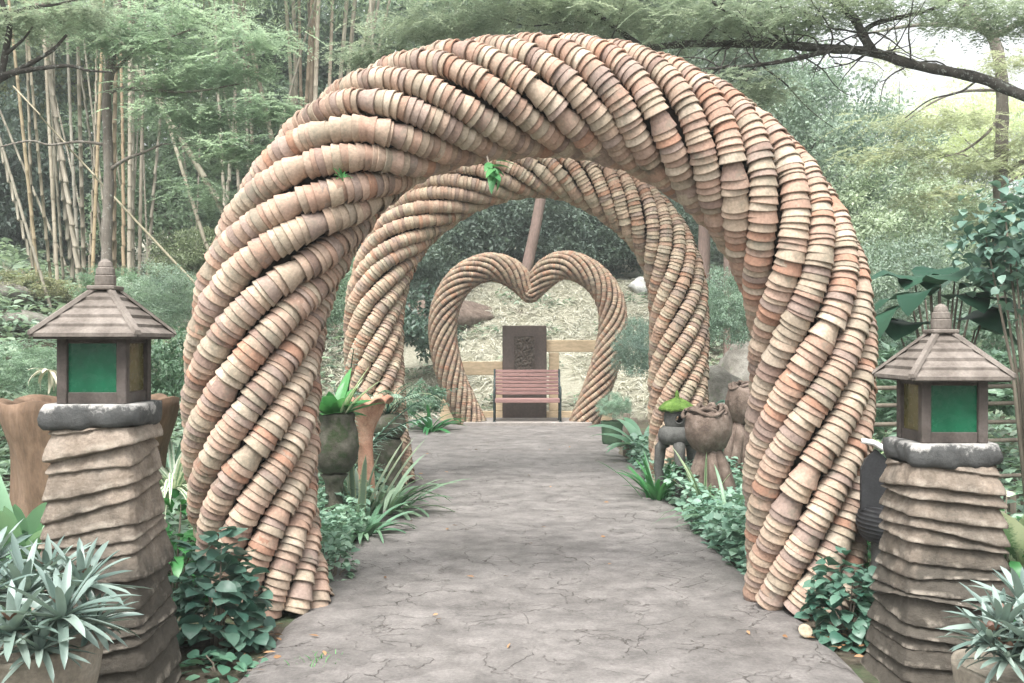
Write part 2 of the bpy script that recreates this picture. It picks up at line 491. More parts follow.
def path_mat():
    m, nt, out = new_mat('stamped_concrete')
    N = NT(nt)
    co = N.coord()
    wob = N.n("VectorMath", operation='ADD')
    nz = N.n("TexNoise"); N.l(co, nz.inputs["Vector"]); nz.inputs["Scale"].default_value = 3.0; nz.inputs["Detail"].default_value = 5
    sc = N.n("VectorMath", operation='SCALE'); N.l(nz.outputs["Color"], sc.inputs[0]); sc.inputs["Scale"].default_value = .55
    N.l(co, wob.inputs[0]); N.l(sc.outputs[0], wob.inputs[1])
    vo = N.n("TexVoronoi", feature='DISTANCE_TO_EDGE'); N.l(wob.outputs[0], vo.inputs["Vector"]); vo.inputs["Scale"].default_value = 3.9
    vc = N.n("TexVoronoi"); N.l(wob.outputs[0], vc.inputs["Vector"]); vc.inputs["Scale"].default_value = 3.9
    crack = N.ramp(vo.outputs["Distance"], [(.0, 1.0), (.022, .0)])
    worn = N.ramp(N.noise(co, 2.3, 6, .7), [(.46, 0.0), (.60, 1.0)])
    crack = N.math('MULTIPLY', crack, worn)
    big = N.noise(co, .75, 6, .62)
    col = N.ramp(big, [(.28, (.122, .113, .107)), (.5, (.158, .147, .14)), (.72, (.195, .181, .172))])
    mid = N.noise(co, 4.5, 8, .72)
    col = N.mix(.85, col, N.mix(1.0, col, N.ramp(mid, [(.3, .5), (.5, 1.0), (.7, 1.5)]), 'MULTIPLY'))
    fine = N.noise(co, 55, 6, .75)
    col = N.mix(.7, col, N.mix(1.0, col, N.ramp(fine, [(.3, .6), (.7, 1.35)]), 'MULTIPLY'))
    sepc = N.n("SeparateColor"); N.l(vc.outputs["Color"], sepc.inputs[0])
    col = N.mix(.35, col, N.mix(1.0, col, N.ramp(sepc.outputs[0], [(0, .75), (1, 1.25)]), 'MULTIPLY'))
    # algae and damp along the verges
    sx = N.n("SeparateXYZ"); N.l(co, sx.inputs[0])
    ed = N.math('ABSOLUTE', N.math('SUBTRACT', sx.outputs[0], .15))
    ed = N.math('ADD', ed, N.math('MULTIPLY', N.math('SUBTRACT', N.noise(co, 1.6, 6, .65), .5), 1.3))
    col = N.mix(N.ramp(ed, [(1.05, 0.0), (1.5, .42)]), col, (.125, .122, .105))
    col = N.mix(N.math('MULTIPLY', crack, .85), col, (.055, .046, .04))
    pale = N.noise(co, 28, 6, .8)
    col = N.mix(N.ramp(pale, [(.68, 0.0), (.72, .6)]), col, (.42, .39, .37))
    rg = N.ramp(N.noise(co, 1.2, 5), [(.35, .55), (.65, .85)])
    h = N.math('ADD', N.math('MULTIPLY', mid, .8), N.math('MULTIPLY', fine, .35))
    h = N.math('SUBTRACT', h, N.math('MULTIPLY', crack, 1.2))
    bs = N.princ(col, rg, N.bump(h, .75, .013), .35)
    N.l(bs.outputs[0], out.inputs["Surface"])
    return m


def ground_mat():
    m, nt, out = new_mat('garden_soil')
    N = NT(nt)
    co = N.coord()
    f = N.noise(co, 1.6, 9, .7)
    soil = N.ramp(N.noise(co, 14, 8, .75), [(.3, (.045, .037, .028)), (.5, (.09, .075, .058)), (.7, (.17, .145, .11))])
    green = N.ramp(N.noise(co, 18, 7, .75), [(.3, (.035, .06, .03)), (.7, (.12, .16, .085))])
    col = N.mix(N.ramp(f, [(.48, 0.0), (.6, .85)]), soil, green)
    straw = N.ramp(N.noise(co, 20, 9, .8), [(.28, (.13, .125, .095)), (.5, (.29, .28, .22)), (.72, (.43, .42, .345))])
    sep = N.n("SeparateXYZ"); N.l(co, sep.inputs[0])
    # the dry mown slope behind the heart
    y = N.math('ADD', sep.outputs[1], N.math('MULTIPLY', N.math('SUBTRACT', f, .5), 3.0))
    k = N.math('MULTIPLY', N.ramp(N.math('MULTIPLY', y, .02), [(.385, 0.0), (.40, 1.0)]), N.ramp(N.noise(co, .5, 6, .65), [(.36, .15), (.48, 1.0)]))
    col = N.mix(k, col, straw)
    h = N.math('ADD', N.noise(co, 30, 9, .8), f)
    bs = N.princ(col, .95, N.bump(h, .8, .03), .15)
    N.l(bs.outputs[0], out.inputs["Surface"])
    return m


def glass_mat(name, c1, c2):
    m, nt, out = new_mat(name)
    N = NT(nt)
    co = N.coord()
    col = N.ramp(N.noise(co, 6, 4, .6), [(.3, c1), (.7, c2)])
    bs = N.princ(col, N.ramp(N.noise(co, 30, 4), [(.3, .15), (.7, .35)]), N.bump(N.noise(co, 25, 3), .12, .004), .35)
    N.l(bs.outputs[0], out.inputs["Surface"])
    return m


M['pillar'] = pillar_mat()
M['slab'] = slab_mat()
M['path'] = path_mat()
M['ground'] = ground_mat()
M['glass_green'] = glass_mat('glass_green', (.006, .055, .028), (.012, .12, .06))
M['glass_amber'] = glass_mat('glass_amber', (.06, .055, .02), (.13, .11, .045))


# ------------------------------------------------------------------ the setting: ground, path, step
def ss(x, a, b):
    t = np.clip((x - a) / (b - a), 0, 1)
    return t * t * (3 - 2 * t)


def gh(X, Y):
    X, Y = np.asarray(X, float), np.asarray(Y, float)
    t = np.maximum(0, Y - 19.5)
    back = np.where(t < 6.5, .47 * t, .47 * 6.5 + .12 * (t - 6.5))
    sl = ss(Y, 7, 16)
    lx = np.maximum(0, -X - 3.4); rx = np.maximum(0, X - 4.2)
    left = np.where(lx < 9, .40 * lx, 3.6 + .15 * (lx - 9)) * sl
    right = np.where(rx < 9, .26 * rx, 2.34 + .1 * (rx - 9)) * sl
    h = np.maximum(np.maximum(back, left), right)
    return -.035 + h + .10 * bumpf(X, Y, 1.2) * np.clip(h * 1.5, 0, 1) + .012 * bumpf(X, Y, 4.0, 9)


def sheet(xs, ys, zf):
    X, Y = np.meshgrid(xs, ys)
    Z = zf(X, Y)
    n, m = X.shape
    i, j = np.meshgrid(np.arange(n - 1), np.arange(m - 1), indexing='ij')
    q = np.stack([i * m + j, i * m + j + 1, (i + 1) * m + j + 1, (i + 1) * m + j], -1).reshape(-1, 4)
    return np.stack([X, Y, Z], -1).reshape(-1, 3), q


xs = np.concatenate([np.linspace(-120, -16, 14), np.linspace(-15, 15, 121), np.linspace(16, 120, 14)])
ys = np.concatenate([np.linspace(-40, -4, 8), np.linspace(-3, 32, 141), np.linspace(33, 180, 18)])
g = Geo(); v, q = sheet(xs, ys, gh); g.add(v, None, q)
tag(g.obj("ground", M['ground'], smooth=True), "garden soil and the dry mown slope behind the heart", None, None, "structure")

yy = np.concatenate([np.linspace(-3, 14, 103), np.linspace(14.2, 19.2, 26)])
le = -1.25 - .05 * smooth_noise(yy * 2.1, 1) - .55 * ss(yy, 12.5, 14.5) - 1.2 * ss(yy, 14.5, 16.5)
re_ = 1.62 - .09 * ss(yy, 5, 8) + .05 * smooth_noise(yy * 2.3, 2) + .6 * ss(yy, 14.6, 16.5)
us = np.linspace(0, 1, 40)
X = le[:, None] * (1 - us) + re_[:, None] * us
Y = np.repeat(yy[:, None], 40, 1)
Z = .005 * bumpf(X, Y, 3.0, 5) - .045 * (ss(us, .035, 0) + ss(us, .965, 1))[None]
n_, m_ = X.shape
i, j = np.meshgrid(np.arange(n_ - 1), np.arange(m_ - 1), indexing='ij')
q = np.stack([i * m_ + j, i * m_ + j + 1, (i + 1) * m_ + j + 1, (i + 1) * m_ + j], -1).reshape(-1, 4)
g = Geo(); g.add(np.stack([X, Y, Z], -1).reshape(-1, 3), None, q)
tag(g.obj("path", M['path'], smooth=True), "cracked stamped concrete path running under the arches", None, None, "structure")

g = Geo(); g.box((.28, 18.25, .02), (2.3, 1.1, .09), bevel=.015)
tag(g.obj("step", M['step']), "low paved step under the bench", None, None, "structure")

# ------------------------------------------------------------------ rope arches of flower pots
PAL = np.array([(.43, .345, .275), (.40, .30, .24), (.375, .255, .20), (.37, .22, .16), (.31, .24, .21), (.35, .295, .235), (.46, .39, .32), (.27, .195, .165), (.41, .295, .24)])
PALW = np.array([.18, .20, .15, .06, .09, .11, .07, .05, .09])


def catmull(c, n=600):
    c = np.asarray(c, float)
    c = np.concatenate([2 * c[:1] - c[1:2], c, 2 * c[-1:] - c[-2:-1]])
    out = []
    for i in range(1, len(c) - 2):
        t = np.linspace(0, 1, 40, endpoint=False)[:, None]
        a, b, d, e = c[i - 1], c[i], c[i + 1], c[i + 2]
        out.append(.5 * (2 * b + (d - a) * t + (2 * a - 5 * b + 4 * d - e) * t ** 2 + (3 * b - a - 3 * d + e) * t ** 3))
    out.append(c[-2:-1])
    p = np.concatenate(out)
    s = np.concatenate([[0], np.cumsum(np.linalg.norm(np.diff(p, axis=0), axis=1))])
    si = np.linspace(0, s[-1], n)
    return np.stack([np.interp(si, s, p[:, k]) for k in range(p.shape[1])], 1), si


def pot_strips(r, L, full):
    """rim at z=0, tapering body back to z=L; separate strips keep the rim edges crisp"""
    w = r * .15
    rb = max(r - .275 * L, r * .5)
    ms = r * .985
    st = [[(ms, .006), (ms - (ms - rb) * .33, .006 + (L - .006) * .3), (rb, L)],
          [(r - w, .0015), (r - w * .3, -.001), (r, .002), (ms, .006)],
          [(r - 1.6 * w, .6 * L), (r - w, .0015)]]
    if full: st.append([(rb, L), (rb * .96, L + .004), (0.003, L + .005)])
    return st


def one_pot(geo, pos, axis, r, L, seg, col, full, spin):
    a = np.linspace(0, 2 * PI, seg, endpoint=False) + spin
    ref = np.array([0, 1., 0]) if abs(axis[1]) < .9 else np.array([1., 0, 0])
    u = np.cross(axis, ref); u /= np.linalg.norm(u)
    w = np.cross(axis, u)
    oval = 1 + .025 * np.cos(2 * a + spin)
    ring = (np.cos(a) * oval)[:, None] * u + (np.sin(a) * oval)[:, None] * w
    for prof in pot_strips(r, L, full):
        prof = np.array(prof)
        V = (pos + prof[:, 0, None, None] * ring[None] - prof[:, 1, None, None] * axis).reshape(-1, 3)
        n = len(prof)
        i, j = np.meshgrid(np.arange(n - 1), np.arange(seg), indexing='ij')
        q = np.stack([i * seg + j, (i + 1) * seg + j, (i + 1) * seg + (j + 1) % seg, i * seg + (j + 1) % seg], -1).reshape(-1, 4)
        geo.add(V, None, q, tint=col)


def rope(name, label, ctrl, depth, R, NS, pitch, expo, seg, nsep, rev, phase=0.0, group=None, warm=(1, 1, 1), rscale=.975, jit=1.0):
    c = np.array([P(x, y, depth) for x, y in ctrl])[:, [0, 2]]
    c, s = catmull(c, 900)
    Tn = np.gradient(c, axis=0); Tn /= np.linalg.norm(Tn, axis=1)[:, None]
    No = np.stack([-Tn[:, 1], Tn[:, 0]], 1)
    f = s / s[-1]
    p = np.array([pitch(x) for x in f])
    phi = np.concatenate([[0], np.cumsum(2 * PI / p[1:] * np.diff(s))]) + phase
    Rr = np.array([R(x) for x in f])
    base = np.array([(c[0, 0] + c[-1, 0]) / 2, depth, 0])
    root = thing(name, label, "arch", base, 0, group)
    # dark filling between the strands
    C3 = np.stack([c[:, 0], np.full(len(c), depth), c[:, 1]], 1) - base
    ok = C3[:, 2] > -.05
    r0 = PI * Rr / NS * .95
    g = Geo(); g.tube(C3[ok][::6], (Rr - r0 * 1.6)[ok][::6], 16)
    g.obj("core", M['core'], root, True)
    pots = []
    for k in range(NS):
        a = phi + 2 * PI * k / NS
        # strands wander a little
        a = a + jit * .05 * smooth_noise(s * 1.3, 100 + k)
        tan_c = 2 * PI * (Rr * .8) / p
        r = PI * Rr * .8 / NS / np.sqrt(1 + tan_c ** 2) * rscale
        Rc = Rr - r
        off = np.cos(a)[:, None] * np.stack([No[:, 0], 0 * s, No[:, 1]], 1) + np.sin(a)[:, None] * np.array([0, -1., 0])
        pk = np.stack([c[:, 0], np.full(len(c), depth), c[:, 1]], 1) + Rc[:, None] * off
        sk = np.concatenate([[0], np.cumsum(np.linalg.norm(np.diff(pk, axis=0), axis=1))])
        tk = np.gradient(pk, axis=0); tk /= np.linalg.norm(tk, axis=1)[:, None]
        pos = rng.uniform(0, expo)
        tone = rng.normal(0, .02)
        rv = rev + rng.uniform(-.03, .03)
        srev = np.interp(rv, f, sk)
        while pos < sk[-1]:
            ex = expo * rng.choice([.7, .88, 1.0, 1.15, 1.5], p=[.10, .3, .38, .17, .05])
            if rng.random() < .022 * jit: ex = expo * rng.uniform(2.0, 2.8)
            up = pos < srev
            q0 = pos if up else pos + ex
            ctr = np.array([np.interp(q0, sk, pk[:, i]) for i in range(3)])
            ax = np.array([np.interp(q0, sk, tk[:, i]) for i in range(3)]) * (-1 if up else 1)
            ax += rng.normal(0, .034 * jit, 3); ax /= np.linalg.norm(ax)
            rr = np.interp(q0, sk, r) * rng.uniform(.965, 1.045)
            L = max(ex * 1.25, expo * 1.5) + .012
            dirn = np.interp(q0, sk, np.sin(a))
            col = PAL[rng.choice(len(PAL), p=PALW)] * np.array(warm) * rng.uniform(.84, 1.10) * (1 + tone)
            zmin = ctr[2] - rr * .6
            if zmin > -.06 * jit - .02:
                o_ = ctr + rng.normal(0, .0022 * jit, 3) - base
                full = ex > expo * 1.5
                pots.append((k, o_, ax, rr, max(L, rr * 1.25) if full else L, col, full, max(0, dirn) * ex * rr if ctr[2] > .15 else 0))
            pos += ex
    order = sorted(range(len(pots)), key=lambda i: -pots[i][7])
    sep = set(order[:nsep])
    strands = []
    for k in range(NS):
        g = Geo()
        for i, t in enumerate(pots):
            if t[0] == k and i not in sep:
                one_pot(g, t[1], t[2], t[3], t[4], seg, t[5], t[6], rng.uniform(0, 6))
        strands.append(g.obj("strand", M['pot'], root, True))
    for i in order[:nsep]:
        t = pots[i]
        g = Geo(); one_pot(g, 0 * t[1], t[2], t[3], t[4], seg + 4, t[5], t[6], rng.uniform(0, 6))
        g.obj("flower_pot", M['pot'], strands[t[0]], True, loc=t[1])
    return root


rope("flower_pot_arch", "big twisted rope arch of stacked terracotta flower pots nearest over the path",
     [(284, 625), (264, 560), (254, 500), (252, 440), (253, 380), (258, 330), (270, 280), (292, 232), (322, 186), (362, 145), (410, 118), (465, 103), (520, 97), (570, 97), (622, 106), (672, 126), (720, 157), (762, 200), (792, 250), (808, 300), (812, 350), (810, 410), (806, 470), (806, 540), (800, 625)],
     5.75, lambda f: np.interp(f, [0, .06, .14, .25, .5, .75, .9, 1], [.315, .355, .395, .392, .355, .367, .36, .33]), 9, lambda f: np.interp(f, [0, .12, .24, .34, .45, .62, .75, 1], [2.5, 2.5, 3.0, 2.5, 2.05, 2.15, 2.9, 3.3]), .041, 18, 100, .36,
     .6, warm=(.95, .93, .90))
rope("flower_pot_arch", "second twisted rope arch of small flower pots standing between the big arch and the heart",
     [(386, 486), (379, 430), (375, 380), (374, 335), (376, 300), (388, 258), (410, 225), (445, 196), (482, 178), (520, 169), (560, 170), (598, 184), (635, 210), (662, 242), (676, 282), (679, 330), (678, 400), (680, 486)],
     10.6, lambda f: .325, 9, lambda f: np.interp(f, [0, .2, .4, .6, .8, 1], [2.5, 2.7, 2.2, 2.1, 2.6, 2.9]), .038, 12, 100, .36, .2, warm=(.96, .94, .87))
rope("flower_pot_heart", "heart shaped rope of tiny clay pots framing the bench",
     [(474, 427), (462, 402), (451, 376), (444, 347), (443, 322), (448, 300), (460, 281), (475, 271), (490, 267), (505, 270), (516, 277), (524, 286), (528, 291), (530, 293), (532, 291), (536, 286), (543, 277), (552, 269), (565, 265), (581, 269), (597, 280), (609, 298), (613, 318), (611, 340), (605, 365), (596, 392), (582, 427)],
     18.0, lambda f: .27 - .075 * math.exp(-((f - .5) / .035) ** 2), 12, lambda f: 2.4, .036, 8, 0, .5, 0, warm=(.72, .69, .62), jit=.5)

# ------------------------------------------------------------------ stone pillars and wooden lanterns
def pillar(name, label, X, Yc, ztop, seed, flip, bw=.268, tw=.168):
    root = thing(name, label, "pillar", (X, Yc, 0))
    r = np.random.default_rng(seed)
    nu, nv = 144, 300
    zb = -.06
    zt = ztop - .098
    per = np.linspace(0, 4, nu, endpoint=False)           # side index + fraction
    side = per.astype(int); fr = per - side
    # rounded square outline
    cor = np.array([[-1, -1], [1, -1], [1, 1], [-1, 1]], float)
    p0, p1 = cor[side], cor[(side + 1) % 4]
    out = p0 + (p1 - p0) * fr[:, None]
    nrm = out / np.linalg.norm(out, axis=1)[:, None]
    out = out * (1 - .07 * np.abs(2 * fr - 1)[:, None] ** 10)
    v = np.linspace(0, 1, nv)
    z = zb + v * (zt - zb)
    # carved folds: layer boundaries run fairly straight over each face and change height at the corners
    nl = 16
    cor_h = r.normal(0, .20, (nl + 3, 5)); cor_h[:, 4] = cor_h[:, 0]
    cor_h += (np.array([-.35, .45, .95, -.1, -.35]) * flip)[None] * r.uniform(.3, 1.5, (nl + 3, 1))
    kk = np.arange(nl + 3)[:, None] - 1.0
    frs = ss(fr, 0, 1) * .4 + fr * .6
    bnd = kk + cor_h[:, side] * (1 - frs)[None] + cor_h[:, side + 1] * frs[None]
    bnd = bnd + (.05 * np.sin(per[None] * 5 + kk * 2.3) + .02 * np.sin(per[None] * 21 + kk * 5.1)) + r.normal(0, .17, (nl + 3, 1))
    bnd = np.maximum.accumulate(bnd + np.arange(nl + 3)[:, None] * 1e-3, 0)
    u = np.linspace(0, 2 * PI, nu, endpoint=False)
    ph = np.stack([np.interp(v * nl, bnd[:, c] + np.arange(nl + 3) * .02, np.arange(nl + 3)) for c in range(nu)], 1)
    frac = ph - np.floor(ph)
    lay = np.floor(ph).astype(int)
    amp = r.uniform(.55, 1.35, 60)[np.clip(lay, 0, 59)]
    outw = r.uniform(-.006, .010, 60)[np.clip(lay, 0, 59)]
    prof = np.minimum(1, frac / .07) ** .7 * (1 - .85 * np.clip((frac - .2) / .8, 0, 1) ** 1.2)
    d = .028 * prof * amp + outw - .014
    d = d + .002 * np.sin(11 * u[None] + v[:, None] * 70) * prof + .0015 * np.sin(29 * u[None] + lay * 3)
    d = d + r.normal(0, .0007, d.shape)
    hw = bw + (tw - bw) * v ** .8
    XY = out[None] * (hw[:, None, None]) + nrm[None] * d[..., None]
    V = np.concatenate([XY, np.repeat(z[:, None, None], nu, 1)], 2).reshape(-1, 3)
    i, j = np.meshgrid(np.arange(nv - 1), np.arange(nu), indexing='ij')
    q = np.stack([i * nu + j, i * nu + (j + 1) % nu, (i + 1) * nu + (j + 1) % nu, (i + 1) * nu + j], -1).reshape(-1, 4)
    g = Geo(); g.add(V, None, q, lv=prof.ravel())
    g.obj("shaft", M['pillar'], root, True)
    # irregular cap slab
    n, h = 72, .10
    a = np.linspace(0, 2 * PI, n, endpoint=False)
    sq = .212 / np.maximum(np.abs(np.cos(a)), np.abs(np.sin(a)))
    sq = np.minimum(sq, .275)
    rows = []
    for kk, (sc, zz) in enumerate([(0, 0), (.80, 0), (.93, .002), (.985, .02), (1.0, .045), (.985, .077), (.955, .096), (.9, h), (0, h)]):
        rr = sq * sc * .955 + .010 * np.sin(a * 3 + seed) * (sc > .5) + .006 * np.sin(a * 11 + kk) * (sc > .9) + r.normal(0, .0015, n) * (sc > .9)
        zr = zz + (.008 * np.sin(a * 2 + seed) + .004 * np.sin(a * 9 + kk)) * (0 < kk < 6)
        rows.append(np.stack([rr * np.cos(a), rr * np.sin(a), zr + 0 * a], 1))
    V = np.concatenate(rows)
    i, j = np.meshgrid(np.arange(len(rows) - 1), np.arange(n), indexing='ij')
    q = np.stack([i * n + j, i * n + (j + 1) % n, (i + 1) * n + (j + 1) % n, (i + 1) * n + j], -1).reshape(-1, 4)
    g = Geo(); g.add(V, None, q)
    g.obj("cap_slab", M['slab'], root, True, loc=(0, 0, ztop - h))
    return root


def lantern(name, label, X, Yc, z0):
    root = thing(name, label, "lantern", (X, Yc, z0))
    w, h = .292, .285
    p = .042
    g = Geo()
    for sx in (-1, 1):
        for sy in (-1, 1):
            g.box((sx * (w - p) / 2, sy * (w - p) / 2, h / 2), (p, p, h), bevel=.003)
    for sy in (-1, 1):
        g.box((0, sy * (w - p - .008) / 2, .024), (w - 2 * p, p - .01, .048), bevel=.003)
        g.box((0, sy * (w - p - .008) / 2, h - .016), (w - 2 * p, p - .01, .030), bevel=.003)
        g.box((sy * (w - p - .008) / 2, 0, .024), (p - .01, w - 2 * p, .048), bevel=.003)
        g.box((sy * (w - p - .008) / 2, 0, h - .016), (p - .01, w - 2 * p, .030), bevel=.003)
    g.box((0, 0, .006), (w - 2 * p - .002, w - 2 * p - .002, .010))
    g.obj("frame", M['lantern_wood'], root)
    for sy in (-1, 1):
        g = Geo(); g.box((0, sy * (w / 2 - .022), h / 2 + .01), (w - 2 * p, .004, h - .075))
        g.obj("glass_pane", M['glass_green'], root)
        g = Geo(); g.box((sy * (w / 2 - .022), 0, h / 2 + .01), (.004, w - 2 * p, h - .075))
        g.obj("glass_pane", M['glass_amber'], root)
    # pyramid roof of stepped boards with hip boards
    rf = empty("roof"); rf.parent = root; rf.location = (0, 0, h)
    Lh, rh, nrow = .2225, .195, 5
    tops = .035
    g = Geo()
    for sd in range(4):
        ca, sa = math.cos(sd * PI / 2), math.sin(sd * PI / 2)
        for k in range(nrow):
            t0, t1 = k / nrow, (k + 1.1) / nrow
            a0, a1 = Lh + (tops - Lh) * t0, Lh + (tops - Lh) * min(t1, 1)
            z0_, z1_ = rh * t0, rh * min(t1, 1)
            th = .013
            o0 = th
            pts = np.array([[-a0, -a0 - .003, z0_ - .003], [a0, -a0 - .003, z0_ - .003], [a1, -a1, z1_ - .004], [-a1, -a1, z1_ - .004],
                            [-a0, -a0 - .003, z0_ + o0], [a0, -a0 - .003, z0_ + o0], [a1, -a1, z1_ + .001], [-a1, -a1, z1_ + .001]])
            pts[:, 2] += rng.normal(0, .0008)
            R = pts.copy()
            R[:, 0] = pts[:, 0] * ca - pts[:, 1] * sa
            R[:, 1] = pts[:, 0] * sa + pts[:, 1] * ca
            g.add(R, None, [[0, 3, 2, 1], [4, 5, 6, 7], [0, 1, 5, 4], [1, 2, 6, 5], [2, 3, 7, 6], [3, 0, 4, 7]])
    b = g.obj("boards", M['roof_wood'], rf)
    for sd in range(4):
        g = Geo()
        a = sd * PI / 2 + PI / 4
        d0, d1 = Lh * 1.43, tops * 1.414
        u = np.array([math.cos(a), math.sin(a), 0]); s = np.array([-math.sin(a), math.cos(a), 0]); zz = np.array([0, 0, 1.])
        ww = .017
        V = []
        for d, z in ((d0, .002), (d1, rh)):
            for sg, hh in ((-1, .004), (-.6, .021), (.6, .021), (1, .004)):
                V.append(u * d + s * ww * sg + zz * (z + hh))
        g.add(V, None, [[0, 1, 5, 4], [1, 2, 6, 5], [2, 3, 7, 6], [0, 4, 7, 3], [0, 3, 2, 1], [4, 5, 6, 7]])
        g.obj("hip_board", M['roof_wood'], rf)
    g = Geo(); g.box((0, 0, -.008), (Lh * 2 - .02, Lh * 2 - .02, .010))
    g.obj("soffit", M['lantern_wood'], rf)
    g = Geo()
    g.box((0, 0, h + rh + .014), (.118, .118, .018), bevel=.004)
    g.lathe([(0, .02), (.042, .02), (.044, .028), (.044, .062), (.038, .066), (.040, .070), (.038, .096), (.031, .100), (.032, .104), (.027, .122), (.012, .134), (0, .137)], 16, (0, 0, h + rh + .003))
    f = g.obj("finial", M['roof_wood'], root)
    return root


LX, LY, RX, RY = -1.764, 4.32, 1.947, 4.52
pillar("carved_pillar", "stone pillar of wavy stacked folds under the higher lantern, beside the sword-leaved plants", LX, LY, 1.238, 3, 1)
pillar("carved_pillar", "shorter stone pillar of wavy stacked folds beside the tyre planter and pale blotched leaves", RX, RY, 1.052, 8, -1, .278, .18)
lantern("wooden_lantern", "weathered brown wooden lantern with green glass, on the taller pillar before the bamboo", LX, LY, 1.238)
lantern("wooden_lantern", "weathered brown wooden lantern with green glass, on the shorter pillar before big dark leaves", RX, RY, 1.052)


# ------------------------------------------------------------------ bench, plaque, timber frame
def bench(X, Y, z):
    root = thing("park_bench", "park bench with pink brown slats and dark green iron ends", "bench", (X, Y, z))
    W = 1.16
    g = Geo()
    for k in range(5): g.box((0, -.22 + k * .088, .415 - k * .004), (W, .07, .03), bevel=.006)
    g.box((0, -.265, .385), (W, .025, .07), bevel=.006)
    g.obj("seat", M['bench_wood'], root)
    g = Geo()
    for k in range(7): g.box((0, .185 + k * .021, .50 + k * .066), (W, .026, .055), bevel=.006)
    g.obj("backrest", M['bench_wood'], root)
    for s in (-1, 1):
        x = s * (W / 2 + .012)
        g = Geo()
        g.tube([(x, -.25, 0), (x, -.22, .2), (x, -.25, .40), (x, -.27, .52), (x, -.24, .60), (x, -.12, .63), (x, .18, .62)], .020, 8)
        g.tube([(x, .22, 0), (x, .17, .2), (x, .17, .42), (x, .22, .60), (x, .33, .93)], .022, 8)
        g.tube([(x, -.24, .39), (x, -.05, .37), (x, .17, .37)], .02, 8)
        g.tube([(x, -.22, .16), (x, 0, .2), (x, .18, .16)], .014, 8)
        g.box((x, -.25, .01), (.06, .09, .02)); g.box((x, .22, .01), (.06, .09, .02))
        g.obj("side_frame", M['iron'], root, True)
    return root


bench(.275, 18.05, .055)
rt = thing("relief_plaque", "tall dark brown slab with a carved relief panel behind the bench", "plaque", (.235, 18.75, 0))
g = Geo(); g.box((0, 0, .88), (.83, .10, 1.84), bevel=.01); g.obj("slab", M['plaque'], rt)
g = Geo()
xs_, zs_ = np.linspace(-.19, .19, 60), np.linspace(.80, 1.60, 110)
Xr, Zr = np.meshgrid(xs_, zs_)
edge = np.clip(np.minimum(np.minimum(Xr + .19, .19 - Xr), np.minimum(Zr - .80, 1.6 - Zr)) * 30, 0, 1)
Dr = -.062 - edge * .03 * np.abs(bumpf(Xr, Zr, 30, 4) * 1.6 + .4 * bumpf(Xr, Zr, 70, 5))
n_, m_ = Xr.shape
i, j = np.meshgrid(np.arange(n_ - 1), np.arange(m_ - 1), indexing='ij')
q = np.stack([i * m_ + j, i * m_ + j + 1, (i + 1) * m_ + j + 1, (i + 1) * m_ + j], -1).reshape(-1, 4)
g.add(np.stack([Xr, Dr, Zr], -1).reshape(-1, 3), None, q)
g.obj("relief", M['relief'], rt, True)
g = Geo()
for s in (-1, 1):
    g.box((s * .20, -.06, 1.2), (.022, .03, .84)); g.box((0, -.06, 1.2 + s * .41), (.378, .03, .022))
g.obj("relief_border", M['plaque'], rt)


def px_box(g, x0, y0, x1, y1, d, th=.08):
    a, b = P(x0, y0, d), P(x1, y1, d)
    g.box((a + b) / 2, (abs(b[0] - a[0]), th, abs(b[2] - a[2])), bevel=.008)


rt = thing("stepped_frame", "low pale timber frame stepping up to the right behind the plaque", "timber frame", (0, 0, 0))
D = 18.95
for nm, r_ in (("rail", (447, 361.5, 503, 375)), ("rail", (546, 340, 607, 352)), ("base_board", (440, 411, 612, 423)), ("post", (440, 375.3, 450, 410.7)), ("post", (549, 352.3, 559, 410.7)), ("post", (596, 352.3, 607, 410.7)), ("post", (494, 375.3, 503, 410.7))):
    g = Geo(); px_box(g, *r_, D, .10); g.obj(nm, M['frame_wood'], rt)

# ------------------------------------------------------------------ pots, stumps and small stone lantern
def frill_vase(name, label, cat, X, Y, zt, r_top, r_mid, r_bot, mat, frill=.12, seg=72, z0=-.04, dark=True, amp=.03, lip=0.0):
    root = thing(name, label, cat, (X, Y, z0))
    h = zt - z0
    k = rng.integers(6, 9)
    def wob(a, i, r, z):
        t = z / h
        s = ss(t, .7, 1.0)
        return r * (frill * s * np.sin(a * k + .5) + .03 * np.sin(a * 5 + t * 7) + .012 * np.sin(23 * a + 3 * t)), amp * s * np.sin(a * k + 1.6)
    pr = [(0, 0), (r_bot, 0)] + [(r_bot + (r_mid - r_bot) * ss(t, 0, .7) + (r_top - r_mid) * ss(t, .62, 1.0) ** 1.3, t * h) for t in np.linspace(.03, 1, 20)]
    if lip: pr += [(r_top + lip, h - .012), (r_top + lip * 1.1, h + .002), (r_top + lip * .4, h + .022)]
    pr += [(r_top * .97, h + .004), (r_top * .88, h - .02), (r_mid * .9, h * .75), (r_mid * .75, h * .6), (0, h * .6)]
    g = Geo(); g.lathe(pr, seg, wob=wob)
    g.obj("vase_body", mat, root, True)
    return root


a = P(32, 405, 5.6)
frill_vase("frilled_planter", "large brown clay planter with a wavy flared rim, half hidden by the taller pillar", "planter", P(90, 0, 6.1)[0], 6.1, P(0, 401, 5.9)[2], .50, .435, .40, M['clay_brown'], .02, amp=.014)
frill_vase("frilled_vase", "tall orange clay vase with a mushroom-like drooping rim between two mossy urns", "vase", P(366, 0, 8.9)[0], 8.9, P(0, 400, 8.9)[2], .16, .062, .085, M['clay_frill'], .10, lip=.055)


